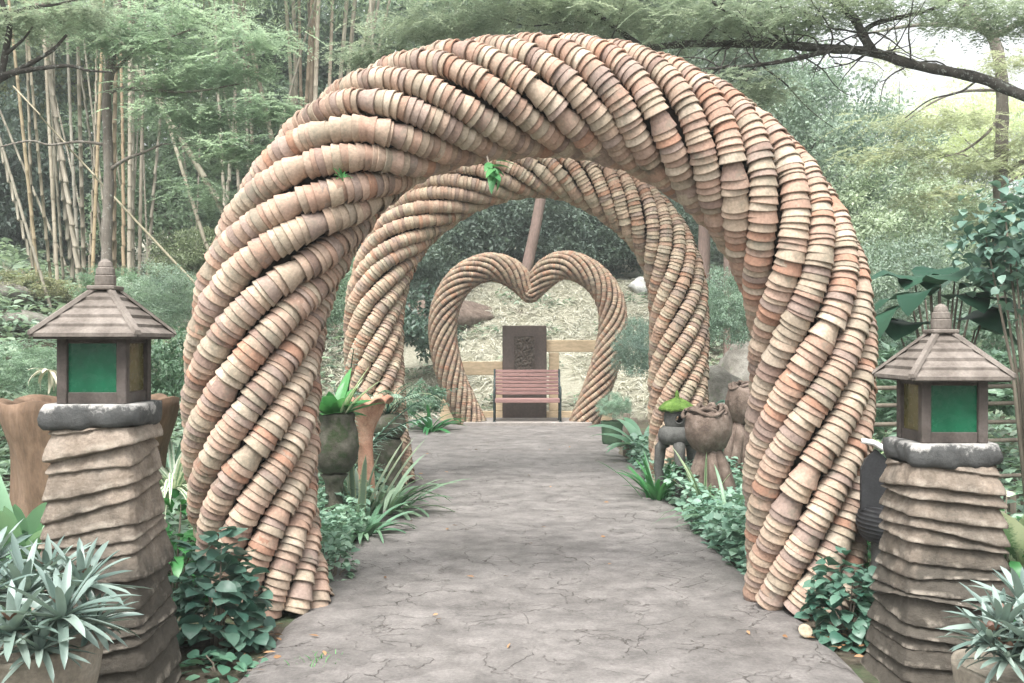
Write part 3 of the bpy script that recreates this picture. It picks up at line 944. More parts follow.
def urn(name, label, X, Y, zt, prof, mat):
    root = thing(name, label, "urn", (X, Y, 0))
    def wob(a, i, r, z): return r * (.03 * np.sin(3 * a + z * 4) + .015 * np.sin(9 * a + 5 * z)), .006 * np.sin(4 * a)
    g = Geo(); g.lathe(prof[0], 40, wob=wob); g.obj("bowl", mat, root, True)
    g = Geo(); g.lathe(prof[1], 40, wob=wob); g.obj("pedestal", mat, root, True)
    g = Geo(); g.lathe([(0, prof[2][1]), (prof[2][0], prof[2][1] - .01)], 24); g.obj("soil", M['core'], root)
    return root


urn("mossy_urn", "round dark mossy urn on a slim pedestal holding the bright green fern", P(334, 0, 8.0)[0], 8.0, .92,
    ([(.05, .44), (.12, .46), (.18, .54), (.20, .66), (.195, .77), (.17, .86), (.175, .91), (.15, .93), (.135, .86)],
     [(.0, -.04), (.15, -.04), (.14, .03), (.085, .1), (.065, .25), (.075, .38), (.11, .43), (.05, .445)], (.118, .885)), M['moss_stone'])
urn("mossy_urn", "squat mossy bowl on a broad green pedestal holding the small palm", P(387, 0, 9.8)[0], 9.8, .8,
    ([(.05, .54), (.14, .57), (.185, .64), (.19, .70), (.175, .76), (.13, .79), (.11, .74)],
     [(0, -.04), (.17, -.04), (.165, .1), (.14, .2), (.135, .4), (.15, .5), (.13, .545)], (.125, .765)), M['moss_stone'])

# small stone lantern with moss cap
X0 = P(677, 0, 9.5)[0]
rt = thing("stone_lantern", "small dark stone lantern with a bright moss hat and round window", "stone lantern", (X0, 9.5, -.03))
zc = lambda y: P(0, y, 9.5)[2] + .03
g = Geo(); g.lathe([(0, zc(411)), (.155, zc(411)), (.185, zc(409.5)), (.175, zc(407)), (.12, zc(402.5)), (.05, zc(399.5)), (.018, zc(398)), (.02, zc(395)), (.006, zc(391)), (0, zc(391))], 36, wob=lambda a, i, r, z: (r * .06 * np.sin(5 * a + i), .007 * np.sin(7 * a) + .005 * np.sin(13 * a + i)))
g.obj("moss_cap", M['moss'], rt, True)
g = Geo()
nz = 15; na = 48
a = np.linspace(0, 2 * PI, na, endpoint=False)
zs_ = np.linspace(zc(426), zc(411), nz)
Vv = []
for k, z in enumerate(zs_):
    r_ = .125 * (1 - .12 * (abs(k / (nz - 1) - .5) * 2) ** 3)
    Vv.append(np.stack([r_ * np.cos(a), r_ * np.sin(a), 0 * a + z], 1))
Vv = np.concatenate(Vv)
i, j = np.meshgrid(np.arange(nz - 1), np.arange(na), indexing='ij')
q = np.stack([i * na + j, i * na + (j + 1) % na, (i + 1) * na + (j + 1) % na, (i + 1) * na + j], -1).reshape(-1, 4)
cc = Vv[q].mean(1)
hole = (cc[:, 1] < 0) & (((cc[:, 0] - .0) ** 2 + (cc[:, 2] - zc(418.3)) ** 2) < .040 ** 2)
hole |= (cc[:, 1] > 0) & (((cc[:, 0]) ** 2 + (cc[:, 2] - zc(418.3)) ** 2) < .040 ** 2)
g.add(Vv, None, q[~hole])
for sgn in (-1, 1):
    th = np.linspace(0, 2 * PI, 20)
    g.tube(np.stack([.042 * np.cos(th), sgn * np.sqrt(.125 ** 2 - (.042 * np.cos(th)) ** 2) * .985, zc(418.3) + .042 * np.sin(th)], 1), .009, 6, False)
g.obj("light_box", M['dark_stone'], rt, True)
g = Geo(); g.lathe([(0, zc(444)), (.13, zc(444)), (.175, zc(440)), (.185, zc(435)), (.17, zc(429)), (.13, zc(426)), (0, zc(426))], 36)
g.obj("platform", M['dark_stone'], rt, True)
for k in range(3):
    aa = k * 2 * PI / 3 + .5
    u = np.array([math.cos(aa), math.sin(aa), 0])
    g = Geo(); g.tube([u * .12 + [0, 0, zc(443)], u * .17 + [0, 0, zc(448)], u * .19 + [0, 0, .3], u * .17 + [0, 0, .12], u * .2 + [0, 0, 0]], [.06, .055, .045, .04, .05], 10)
    g.obj("leg", M['dark_stone'], rt, True)


def rose_stump(label, X, Y, zb, zt, r, tilt):
    root = thing("rose_planter", label, "planter", (X, Y, -.03))
    h = zt - zb
    def wob(a, i, r_, z): return r_ * (.06 * np.sin(3 * a + 2 * z) + .03 * np.sin(8 * a + z * 9) + .015 * np.sin(21 * a)), .012 * np.sin(4 * a + 1) * (z > zb)
    g = Geo(); g.lathe([(0, zb), (r * .35, zb), (r * .7, zb + h * .15), (r * .95, zb + h * .42), (r, zb + h * .65), (r * .93, zb + h * .85), (r * .84, zb + h), (r * .74, zb + h * .97), (r * .7, zb + h * .8), (0, zb + h * .7)], 60, wob=wob)
    g.obj("bulb", M['root_wood'], root, True)
    # overlapping petals of clay curling round the mouth
    g = Geo()
    for k in range(15):
        t0 = rng.uniform(0, 2 * PI); ln = rng.uniform(1.2, 2.8); rr = r * rng.uniform(.30, .98)
        th = np.linspace(t0, t0 + ln, 18)
        zz = zb + h * (.98 + .16 * (1 - rr / r)) + .03 * np.sin(th * 3 + k)
        g.tube(np.stack([rr * np.cos(th), rr * np.sin(th), zz], 1), np.sin(np.linspace(.15, PI - .15, 18)) * r * .085 + .003, 6)
    g.obj("petal_rim", M['root_wood'], root, True)
    g = Geo()
    g.lathe([(0, 0), (r * .85, 0), (r * .72, zb * .4), (r * .55, zb * .8), (r * .5, zb + .01)], 30, wob=wob)
    for k in range(7):
        aa = k * .9 + rng.uniform(0, .4)
        u = np.array([math.cos(aa), math.sin(aa), 0])
        g.tube([u * r * .3 + [0, 0, zb + .02], u * r * .6 + [0, 0, zb * .75], u * r * .75 + [0, 0, zb * .4], u * r * .95 + [0, 0, 0]], [.05, .05, .06, .06], 8)
    g.obj("root_foot", M['root_wood'], root, True)
    root.rotation_euler = tilt
    return root


rose_stump("rose shaped brown clay planter nearest the moss-capped stone lantern", P(714, 0, 9.0)[0], 9.0, .52, .90, .215, (0, -.08, 0))
rose_stump("rose shaped brown clay planter set higher, mostly behind the big arch leg", P(738, 0, 10.2)[0], 10.2, .66, 1.06, .2, (.0, .1, .4))

# black tyre planter with a raised flap, behind the shorter pillar
rt = thing("tyre_planter", "black rubber tyre planter with a white edged pointed flap standing up", "planter", (P(914, 0, 5.3)[0], 5.35, -.03))
zc = lambda y: P(0, y, 5.3)[2] + .03
zt_, zb_ = zc(507), zc(542)
pr = [(.14, zb_ + .02)]
for t in np.linspace(0, 1, 26): pr.append((.245 + .035 * math.sin(PI * t) - (.008 if int(t * 25) % 3 == 0 else 0), zb_ + (zt_ - zb_) * t))
pr += [(.17, zt_ - .01), (.15, zt_ - .04)]
g = Geo(); g.lathe(pr, 60); g.obj("tyre", M['rubber'], rt, True)
g = Geo(); g.lathe([(0, -.01), (.2, -.01), (.2, zb_ + .01), (0, zb_ + .01)], 30); g.obj("base", M['dark_stone'], rt, True)
OFX = -.17
pts_ = np.array([(-.10, zt_ - .02), (-.10, zc(470)), (-.075, zc(460)), (-.02, zc(450)), (.05, zc(462)), (.075, zc(475)), (.075, zt_ - .02)])
g = Geo()
n = len(pts_)
V = np.concatenate([np.stack([pts_[:, 0] + OFX, 0 * pts_[:, 0] - .02 + .15 * pts_[:, 0] ** 2, pts_[:, 1]], 1), np.stack([pts_[:, 0] + OFX, 0 * pts_[:, 0] + .005 + .15 * pts_[:, 0] ** 2, pts_[:, 1]], 1)])
g.add(V, [[0, k, k + 1] for k in range(1, n - 1)] + [[n, n + k + 1, n + k] for k in range(1, n - 1)], [[k, n + k, n + (k + 1) % n, (k + 1) % n] for k in range(n)])
g.obj("flap", M['rubber'], rt)
g = Geo(); g.tube([(x + OFX, y, z) for x, y, z in [(-.10, -.02, zc(441)), (-.04, -.03, zc(443)), (.03, -.03, zc(450)), (.075, -.025, zc(465)), (.09, -.02, zc(490)), (.09, -.02, zt_ - .02)]], [.014, .016, .018, .018, .017, .016], 8)
g.obj("flap_edge", M['white_paint'], rt, True)

# planters for the sword-leaved plants, potted shrub
def bowl_planter(name, label, X, Y, zt, r, mat, rb=.55, cat="planter", z0=-.05):
    root = thing(name, label, cat, (X, Y, z0))
    h = zt - z0
    g = Geo(); g.lathe([(0, 0), (r * rb, 0), (r * (rb + .14), h * .25), (r * .93, h * .7), (r, h * .97), (r * 1.0, h), (r * .93, h), (r * .9, h * .9), (r * .85, h * .86), (0, h * .86)], 48, wob=lambda a, i, r_, z: (r_ * .012 * np.sin(4 * a + z * 9), .004 * np.sin(6 * a)))
    g.obj("body", mat, root, True)
    return root


bowl_planter("clay_planter", "grey brown clay planter at the foot of the taller pillar", P(22, 0, 3.45)[0], 3.45, P(0, 648, 3.35)[2], .27, M['planter'])
bowl_planter("clay_planter", "grey brown clay planter at the foot of the shorter pillar", P(1026, 0, 3.5)[0], 3.5, P(0, 676, 3.4)[2], .24, M['planter'])
bowl_planter("green_pot", "mossy green plant pot standing by the path near the heart", P(612, 0, 14.6)[0], 14.6, P(0, 421, 14.6)[2], .165, M['pot_green'], .75, "pot")
for x, y, l in ((626.5, 414, "short weathered wooden post beside the green pot"), (634, 418, "short dark wooden post, further from the green pot")):
    p_ = P(x, y, 13.3)
    g = Geo(); g.tube([(0, 0, 0), (0, 0, p_[2] * .5), (0, 0, p_[2] + .03), (0, 0, p_[2] + .04)], [.05, .047, .045, .03], 10)
    o = g.obj("wooden_post", M['wood_post'], None, True, loc=(p_[0], 13.3, -.03)); tag(o, l, "post")

# fence behind the right lantern
fx0, fy0, fx1, fy1 = 3.3, 7.0, 6.4, 7.6
rt = thing("rail_fence", "brown timber rail fence behind the shorter pillar", "fence", (3.3, 7.0, 0))
for k in range(3):
    g = Geo(); g.box((.42 + k * 1.3, .075 + k * .236, .60), (.10, .10, 1.28), bevel=.008); g.obj("post", M['wood_post'], rt)
for z in (.55, .80, .93, 1.06, 1.18, 1.29):
    g = Geo(); g.tube([(-.9, -.19, z), (1.2, .19, z + .01), (3.1, .56, z)], .015, 8); g.obj("rail", M['wood_post'], rt, True)
g = Geo()
for k in range(24): g.box((-.15 + k * .13, -.02 + k * .0242, .22), (.05, .03, .44), rz=.19)
g.obj("slat", M['wood_post'], rt)

# reddish timber posts among the trees behind
rt = thing("timber_posts", "reddish timber post frame with a cross beam in the trees", "timber frame", (P(727, 0, 21)[0], 21, 0))
rt.name = "timber_frame"
b0 = P(728, 300, 21)
g = Geo(); g.box((0, 0, 2.2), (.13, .13, 4.4), bevel=.01); g.obj("post", M['bark_red'], rt)
g = Geo(); g.box((.55, .0, P(0, 276, 21)[2]), (.94, .1, .14), bevel=.01); g.obj("beam", M['bark_red'], rt)
g = Geo(); g.box((1.1, 0, 2.2), (.13, .13, 4.4), bevel=.01); g.obj("post", M['bark_red'], rt)


# ------------------------------------------------------------------ rocks
def rock(label, X, Y, s, mat=None, seed=0, name="boulder"):
    r = np.random.default_rng(seed)
    nu, nv = 28, 16
    th = np.linspace(0, 2 * PI, nu, endpoint=False); ph = np.linspace(.02, PI - .02, nv)
    A, B = np.meshgrid(th, ph)
    D = np.stack([np.cos(A) * np.sin(B), np.sin(A) * np.sin(B), np.cos(B)], -1)
    rad = 1.0
    for k in range(14):
        v = r.normal(size=3); v /= np.linalg.norm(v)
        rad = np.minimum(rad, r.uniform(.72, .98) / np.maximum(D @ v, .05))
    rad = rad * (1 + .05 * np.sin(D[..., 0] * 9 + seed) * np.sin(D[..., 2] * 8))
    V = (D * rad[..., None] * np.array(s)).reshape(-1, 3)
    i, j = np.meshgrid(np.arange(nv - 1), np.arange(nu), indexing='ij')
    q = np.stack([i * nu + j, (i + 1) * nu + j, (i + 1) * nu + (j + 1) % nu, i * nu + (j + 1) % nu], -1).reshape(-1, 4)
    g = Geo(); g.add(V, None, q)
    o = g.obj(name, mat or M['rock'], None, True, loc=(X, Y, float(gh(X, Y)) + s[2] * .35))
    o.rotation_euler = (0, 0, r.uniform(0, 6))
    return tag(o, label, "rock")


for k, (x, d, s, l) in enumerate([
    (22, 15.5, (.45, .4, .22), "mossy grey boulder low on the bamboo slope, farthest left"),
    (55, 16.4, (.34, .3, .18), "grey boulder next to the mossy one on the bamboo slope"),
    (8, 18.0, (.6, .5, .26), "larger flat boulder higher up the bamboo slope"),
    (75, 19.0, (.35, .3, .18), "small boulder behind the peak of the lantern roof"),
]):
    rock(l, P(x, 0, d)[0], d, s, None, 20 + k)
rock("pale white boulder high on the dry slope right of the heart", P(641, 0, 25.5)[0], 25.5, (.36, .3, .28), M['rock_pale'], 31)
rock("dark rock ledge on the dry slope seen through the heart's upper curve", P(446, 0, 23.6)[0], 23.6, (2.0, .7, .46), M['root_wood'], 36)
rock("mossy rock bank behind the rose planters", P(738, 0, 13.5)[0], 13.5, (.75, .6, .55), M['rock'], 33)
rock("grey rock stacked behind the second arch leg", P(716, 0, 15.5)[0], 15.5, (.7, .6, .85), M['rock'], 34)
rock("leaning grey rock beneath the big timber frame", P(745, 0, 17.5)[0], 17.5, (.8, .6, 1.2), M['rock'], 35)

# ------------------------------------------------------------------ foliage builders
def cloud(nclump, nleaf, R, L, W, cs=.30, shell=.75, flat=.75, droop=.25, seed=1, low=-.7):
    """leaf clumps spread through a lumpy crown; returns a Geo centred on the crown"""
    global rng
    keep = rng; rng = np.random.default_rng(seed)
    R = np.array(R, float)
    d = rand_dirs(nclump * 2)
    d = d[d[:, 2] > low][:nclump]
    rad = rng.uniform(shell ** 3, 1, len(d)) ** (1 / 3)
    inner = rng.random(len(d)) < .3
    rad = np.where(inner, rad * rng.uniform(.3, .9, len(d)), rad)
    lump = 1 + .16 * np.sin(d[:, 0] * 4 + seed) * np.sin(d[:, 1] * 5 + 2) + .12 * np.sin(d[:, 2] * 7 + d[:, 0] * 6)
    c = d * (rad * lump)[:, None] * R
    size = rng.uniform(.55, 1.35, len(c)) * cs * R.mean()
    k = rng.integers(0, len(c), nleaf)
    e = rand_dirs(nleaf) * (rng.random(nleaf) ** .45)[:, None]
    p = c[k] + e * size[k][:, None] * np.array([1, 1, flat])
    D = rand_dirs(nleaf) + .8 * e + np.array([0, 0, -droop])
    U = rand_dirs(nleaf) * .7 + np.array([0, 0, 1.0]) + .4 * d[k]
    tone = rng.random(len(c))[k] * .55 + rng.random(nleaf) * .45
    g = Geo().soup(p, D, U, L * rng.uniform(.6, 1.3, nleaf), W * rng.uniform(.7, 1.3, nleaf), .2, tone)
    rng = keep
    return g


CROWN = [cloud(150, 15000, (1, 1, .9), .075, .036, .24, seed=s).mesh("crown_leaves", M['leaf_far']) for s in (11, 12, 13)]
CROWN_F = [cloud(260, 24000, (1, 1, .85), .052, .022, .19, seed=s).mesh("crown_leaves", M['leaf_mid']) for s in (21, 22)]
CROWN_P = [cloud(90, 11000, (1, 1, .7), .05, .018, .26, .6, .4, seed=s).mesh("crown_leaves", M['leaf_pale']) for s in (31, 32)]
CROWN_B = [cloud(45, 2600, (1, 1, .9), .15, .085, .30, seed=s).mesh("shrub_leaves", M['leaf_mid']) for s in (41, 42)]


def place(mesh, name, loc, scale, rz=0, parent=None, color=(1, 1, 1)):
    o = bpy.data.objects.new(name, mesh)
    o.location = tuple(float(v) for v in loc); o.scale = tuple(float(v) for v in scale); o.rotation_euler = (0, 0, rz)
    o.color = (*color, 1)
    COL.objects.link(o)
    if parent is not None: o.parent = parent
    return o


def shrub(label, px, py, d, rx, rz, mesh, color=(1, 1, 1), name="shrub", cat="shrub", group=None, ry=None, sink=.85):
    """a rounded shrub whose crown centre shows at px,py"""
    c = P(px, py, d)
    o = place(mesh, name, c, (rx, ry or rx, rz), rng.uniform(0, 6), None, color)
    return tag(o, label, cat, group)


def tree(label, px, py, d, rx, rz, mesh, color=(1, 1, 1), tr=.12, lean=0, name="broadleaf_tree", bark='bark', group=None, branches=6):
    c = P(px, py, d)
    z0 = float(gh(c[0] + lean, d)) - .1
    root = thing(name, label, "tree", (c[0] + lean, d, z0), 0, group)
    h = c[2] - z0
    g = Geo()
    t = np.linspace(0, 1, 9)
    pts = np.stack([-lean * t ** 1.4 + .08 * np.sin(t * 6), .06 * np.sin(t * 5 + 1), h * t * 1.12], 1)
    g.tube(pts, tr * (1 - .65 * t) + .05 * tr * (t == 0), 9)
    for k in range(branches):
        s = rng.uniform(.55, .95); i = np.array([np.interp(s, t, pts[:, a]) for a in range(3)])
        az = rng.uniform(0, 2 * PI); L_ = rx * rng.uniform(.5, .9)
        u = np.array([math.cos(az), math.sin(az), 0])
        g.tube([i, i + u * L_ * .4 + [0, 0, L_ * .25], i + u * L_ + [0, 0, L_ * rng.uniform(.2, .7)]], [tr * .35, tr * .22, tr * .06], 6)
    g.obj("trunk", M[bark], root, True)
    place(mesh, "crown", (-lean, 0, h), (rx, rx * .9, rz), rng.uniform(0, 6), root, color)
    return root


# far wood: nobody could count it
def wood():
    n, nl = 2300, 210000
    X = rng.uniform(-42, 42, n); Y = rng.uniform(33, 50, n)
    top = np.where(X > 7, 8.0 + 4 * ss(X, 24, 32) - 1.5 * ss(X, 8, 12), 25 - 6 * ss(X, -2, 7))
    top = top + 2.2 * np.sin(X * .7) + 1.4 * np.sin(X * 1.9 + 1)
    base = gh(X, Y)
    Z = base + (top - base) * rng.random(n) ** .9
    c = np.stack([X, Y, Z], 1)
    k = rng.integers(0, n, nl)
    e = rand_dirs(nl) * (rng.random(nl) ** .45)[:, None]
    sz = rng.uniform(.6, 1.5, n)
    p = c[k] + e * sz[k][:, None] * np.array([1, 1, .7])
    D = rand_dirs(nl) + .6 * e + np.array([0, 0, -.3])
    U = rand_dirs(nl) * .7 + np.array([0, -.3, 1.0])
    tone = rng.random(n)[k] * .6 + rng.random(nl) * .4
    g = Geo().soup(p, D, U, rng.uniform(.22, .42, nl), rng.uniform(.09, .17, nl), .2, tone)
    o = g.obj("far_wood", M['leaf_far'])
    o.color = (.95, 1.0, 1.0, 1)
    tag(o, "dense far-off wood that closes the view behind everything", None, None, "stuff")


wood()

# dark thicket on the crest behind the heart
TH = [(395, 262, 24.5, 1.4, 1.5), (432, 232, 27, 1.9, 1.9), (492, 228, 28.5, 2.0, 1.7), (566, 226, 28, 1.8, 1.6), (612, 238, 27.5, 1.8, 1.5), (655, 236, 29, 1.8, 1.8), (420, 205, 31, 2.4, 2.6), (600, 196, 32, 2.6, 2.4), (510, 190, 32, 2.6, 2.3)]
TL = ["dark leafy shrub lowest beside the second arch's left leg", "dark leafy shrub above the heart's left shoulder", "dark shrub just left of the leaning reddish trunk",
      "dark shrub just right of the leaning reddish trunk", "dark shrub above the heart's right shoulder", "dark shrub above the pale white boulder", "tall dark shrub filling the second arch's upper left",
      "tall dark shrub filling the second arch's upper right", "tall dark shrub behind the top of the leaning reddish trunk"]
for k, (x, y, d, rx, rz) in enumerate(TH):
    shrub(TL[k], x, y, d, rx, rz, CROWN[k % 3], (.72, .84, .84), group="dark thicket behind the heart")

# leaning reddish trunk
c0, c1 = P(529, 275, 25.5), P(548, 185, 25.5)
rt = thing("red_trunk_tree", "leaning reddish tree trunk rising behind the dip of the heart", "tree", (c0[0] - .22, 25.5, float(gh(c0[0], 25.5)) - .1))
zb_ = float(gh(c0[0], 25.5)) - .1
g = Geo()
t = np.linspace(0, 1, 10)
dx = (c1[0] - c0[0]) / (c1[2] - c0[2])
g.tube(np.stack([dx * 7.5 * t + .03 * np.sin(t * 9), 0 * t, 7.5 * t], 1), .15 - .05 * t, 12)
g.obj("trunk", M['bark_red'], rt, True)
place(CROWN[1], "crown", (dx * 7.5, 0, 8.0), (2.4, 2.2, 1.8), 1, rt, (.7, .8, .75))
rt = thing("red_trunk_tree", "upright reddish trunk half hidden behind the second arch's right shoulder", "tree", (P(702, 0, 22)[0], 22, float(gh(P(702, 0, 22)[0], 22)) - .1))
g = Geo(); g.tube(np.stack([.1 * t, 0 * t, 5.5 * t], 1), .15 - .03 * t, 12); g.obj("trunk", M['bark_red'], rt, True)
place(CROWN[2], "crown", (.1, 0, 6.0), (1.7, 1.5, 1.4), 2, rt, (.7, .8, .75))

# trees behind the bamboo and to the right
BT = [  # label, px, py, d, rx, rz, mesh, colour
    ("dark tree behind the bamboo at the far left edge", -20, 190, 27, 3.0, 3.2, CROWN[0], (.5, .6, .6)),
    ("dark tree behind the thin straight bamboo left of the lantern", 62, 215, 28, 2.4, 2.4, CROWN[1], (.55, .66, .64)),
    ("tall grey green tree in the upper left, above the thin bamboo", 20, 60, 30, 3.4, 3.4, CROWN[2], (.9, 1.0, .92)),
    ("yellow green tree behind the pale thick bamboo", 70, 85, 32, 2.6, 2.6, CROWN[0], (1.5, 1.45, .95)),
    ("green tree behind the leaning bamboo poles", 190, 150, 28, 2.8, 2.8, CROWN[1], (.95, 1.1, .9)),
    ("bright leafy tree just above the leaning dark bamboo", 175, 220, 25, 1.9, 1.6, CROWN[2], (1.0, 1.2, .95)),
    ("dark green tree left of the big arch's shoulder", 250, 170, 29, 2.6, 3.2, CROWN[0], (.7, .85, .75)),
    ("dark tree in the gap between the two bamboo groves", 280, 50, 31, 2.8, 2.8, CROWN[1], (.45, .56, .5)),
    ("green tree top between the bamboo groves", 200, 40, 31, 2.8, 2.6, CROWN[2], (.95, 1.1, .95)),
    ("tree behind the pale bamboo bundle at the top", 375, 60, 33, 3.2, 3.2, CROWN[0], (.8, .95, .85)),
    ("tall tree crown over the middle of the big arch", 520, 30, 33, 3.6, 3.0, CROWN[1], (1.0, 1.15, 1.0)),
    ("tall tree crown right of the arch top", 680, 40, 31, 3.4, 3.0, CROWN[2], (1.1, 1.25, 1.05)),
    ("large pale grey green tree right of the big arch", 815, 165, 21, 2.3, 2.1, CROWN_F[0], (1.2, 1.25, 1.25)),
    ("dull green tree swelling beside the arch's right shoulder", 765, 130, 24, 2.2, 2.2, CROWN_F[1], (1.0, 1.1, 1.05)),
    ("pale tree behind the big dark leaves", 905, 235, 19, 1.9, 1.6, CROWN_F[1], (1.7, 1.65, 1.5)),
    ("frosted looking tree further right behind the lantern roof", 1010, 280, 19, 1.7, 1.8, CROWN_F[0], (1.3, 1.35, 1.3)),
    ("pale misty tree in the bright gap, upper right", 900, 130, 36, 3.4, 2.4, CROWN_P[0], (1.6, 1.6, 1.65)),  # tint lifts the leaves towards white, painting haze into their colour
    ("misty yellow green tree at the right edge of the bright gap", 1000, 150, 32, 3.0, 2.8, CROWN_P[1], (1.5, 1.55, 1.4)),  # whitened crown tint, mist painted into the leaves here too
]
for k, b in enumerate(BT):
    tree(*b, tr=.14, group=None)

SH = [
    ("pale feathery shrub between the lantern roof and the big arch", 165, 305, 15, .85, .62, CROWN_F[0], (1.55, 1.6, 1.6)),
    ("fern green shrub behind the lantern's finial", 120, 292, 17, .7, .5, CROWN_F[1], (.9, 1.1, .9)),
    ("low feathery shrub at the left edge behind the brown clay vase", 20, 372, 10.5, .55, .33, CROWN_F[0], (1.35, 1.5, 1.4)),
    ("low feathery shrub touching the taller lantern's green glass side", 66, 385, 11.5, .42, .36, CROWN_F[1], (1.3, 1.5, 1.35)),
    ("dark broad shrub between the taller lantern and the arch leg", 172, 375, 8.6, .32, .36, CROWN_B[0], (.55, .75, .6)),
    ("brownish green shrub on the slope left of the lantern roof", 22, 292, 18.5, .9, .4, CROWN[1], (1.1, 1.0, .7)),
    ("olive shrub on the slope just left of the arch", 190, 262, 19, .7, .7, CROWN[0], (.8, .85, .6)),
    ("grey green bush under the second arch's right leg, beside the heart", 640, 352, 15.5, .42, .62, CROWN_F[1], (.85, .98, 1.0)),
    ("bushy shrub between the two arches on the right", 722, 315, 14.5, .5, .7, CROWN_F[0], (1.05, 1.2, 1.15)),
    ("shaggy pale shrub right behind the big arch's right leg", 890, 300, 14, 1.1, 1.0, CROWN_F[1], (1.15, 1.2, 1.2)),
    ("dark lower shrub right behind the big arch's right leg", 868, 350, 11, .55, .55, CROWN_F[0], (.8, .95, .9)),
    ("dense green shrub behind the shorter lantern's glass", 930, 395, 9.5, .9, .55, CROWN_B[1], (.8, 1.0, .9)),
    ("grey leafy shrub behind the rail fence", 1010, 350, 10.5, .7, .6, CROWN_B[0], (1.0, 1.15, 1.1)),
    ("dark leafy clump on the slope left of the heart", 418, 330, 20.5, .75, .95, CROWN_B[1], (.38, .5, .48)),
    ("green leafy plant at the second arch's left foot near the heart", 425, 402, 17.0, .36, .34, CROWN_B[0], (.7, .95, .8)),
    ("shrub behind the second arch's left leg", 335, 300, 17, .8, 1.0, CROWN_F[1], (1.1, 1.25, 1.1)),
]
for s in SH: shrub(*s)
pt = shrub("fine leaved bush growing in the green pot near the heart", 614, 408, 14.6, .25, .24, CROWN_F[0], (1.25, 1.45, 1.4), "potted_bush", "plant")

# ------------------------------------------------------------------ bamboo
BF = []
for s in (1, 2, 3):
    n = 1500
    r_ = np.random.default_rng(50 + s)
    cz = r_.uniform(-3.4, 3.4, 60); ca = r_.uniform(0, 2 * PI, 60); cr = r_.uniform(.3, 1.5, 60)
    cc = np.stack([cr * np.cos(ca), cr * np.sin(ca), cz], 1)
    k = r_.integers(0, 60, n)
    p_ = cc[k] + r_.normal(0, .22, (n, 3))
    D_ = r_.normal(0, 1, (n, 3)) * np.array([1, 1, .5]) + np.array([0, 0, -.7])
    BF.append(Geo().soup(p_, D_, r_.normal(0, .5, (n, 3)) + np.array([0, 0, 1.]), r_.uniform(.16, .3, n), r_.uniform(.025, .04, n), .15, r_.random(n)).mesh("bamboo_leaves", M['leaf_far']))


def bamboo(label, base, top, r0, tone, group=None, leaves=True, leafcol=(1.2, 1.35, 1.1), H=13.0):
    base, top = np.array(base, float), np.array(top, float)
    d = top - base
    root = thing("bamboo_stalk", label, "bamboo", base, 0, group)
    zt = H / max(d[2], .1)
    n = int(H / .42)
    pts, rad = [], []
    bend = rng.normal(0, .18, 2)
    for k in range(n):
        t = k / n
        r = r0 * (1 - .6 * t)
        q0 = d * zt * t + np.array([bend[0], bend[1], 0]) * math.sin(PI * t)
        dt = d * zt / n
        pts += [q0, q0 + dt * .04, q0 + dt * .08, q0 + dt * .96]
        rad += [r * 1.0, r * 1.16, r * .98, r * .97]
    g = Geo(); g.tube(pts, rad, 8, tint=np.array(tone) * rng.uniform(.85, 1.15))
    g.obj("culm", M['bamboo_tan'], root, True)
    if leaves:
        q0 = d * zt * .78
        place(BF[rng.integers(0, 3)], "foliage", q0, (1, 1, .9), rng.uniform(0, 6), root, leafcol)


def bam_px(label, x0, y0, x1, y1, d, w, tone, group=None, leaves=True, ground=True, H=13.0):
    a, b = P(x0, y0, d), P(x1, y1, d)
    if ground:
        z = float(gh(a[0], d)) - .1
        s = (a[2] - z) / (b[2] - a[2])
        a = a - (b - a) * s
    bamboo(label, a, b, w / 2 / FPX * d, tone, group, leaves, H=H)


G1 = "thin straight bamboo behind the taller lantern"
for x0, x1, w, tone in [(32, 24, 3.5, (.75, .7, .6)), (50, 38, 3.5, (.8, .75, .62)), (57, 50, 4, (.9, .85, .75)), (62, 49, 3, (.7, .68, .6)), (74, 69, 4.5, (.85, .82, .75)), (80, 76, 4, (.8, .8, .76)), (84, 80, 4.5, (.9, .85, .78)), (87, 84, 3, (.75, .7, .62)), (117, 124, 5, (.85, .7, .55)), (121, 114, 4, (1.0, .8, .6)), (128, 126, 5, (.95, .9, .82)), (133, 134, 4.5, (.7, .68, .62)), (141, 146, 4, (.8, .75, .68)), (152, 172, 3.5, (.75, .72, .66)), (215, 222, 4.5, (.95, .92, .85)), (232, 226, 4, (.85, .82, .76)), (244, 240, 3.5, (.8, .76, .7)), (262, 258, 4, (.8, .76, .7))]:
    bam_px("thin brownish bamboo stalk standing in the grove behind the taller lantern", x0, 262, x1, 100, rng.uniform(19.5, 23), w, tone, G1, leaves=rng.random() < .6)
G2 = "pale bamboo bundle above the big arch"
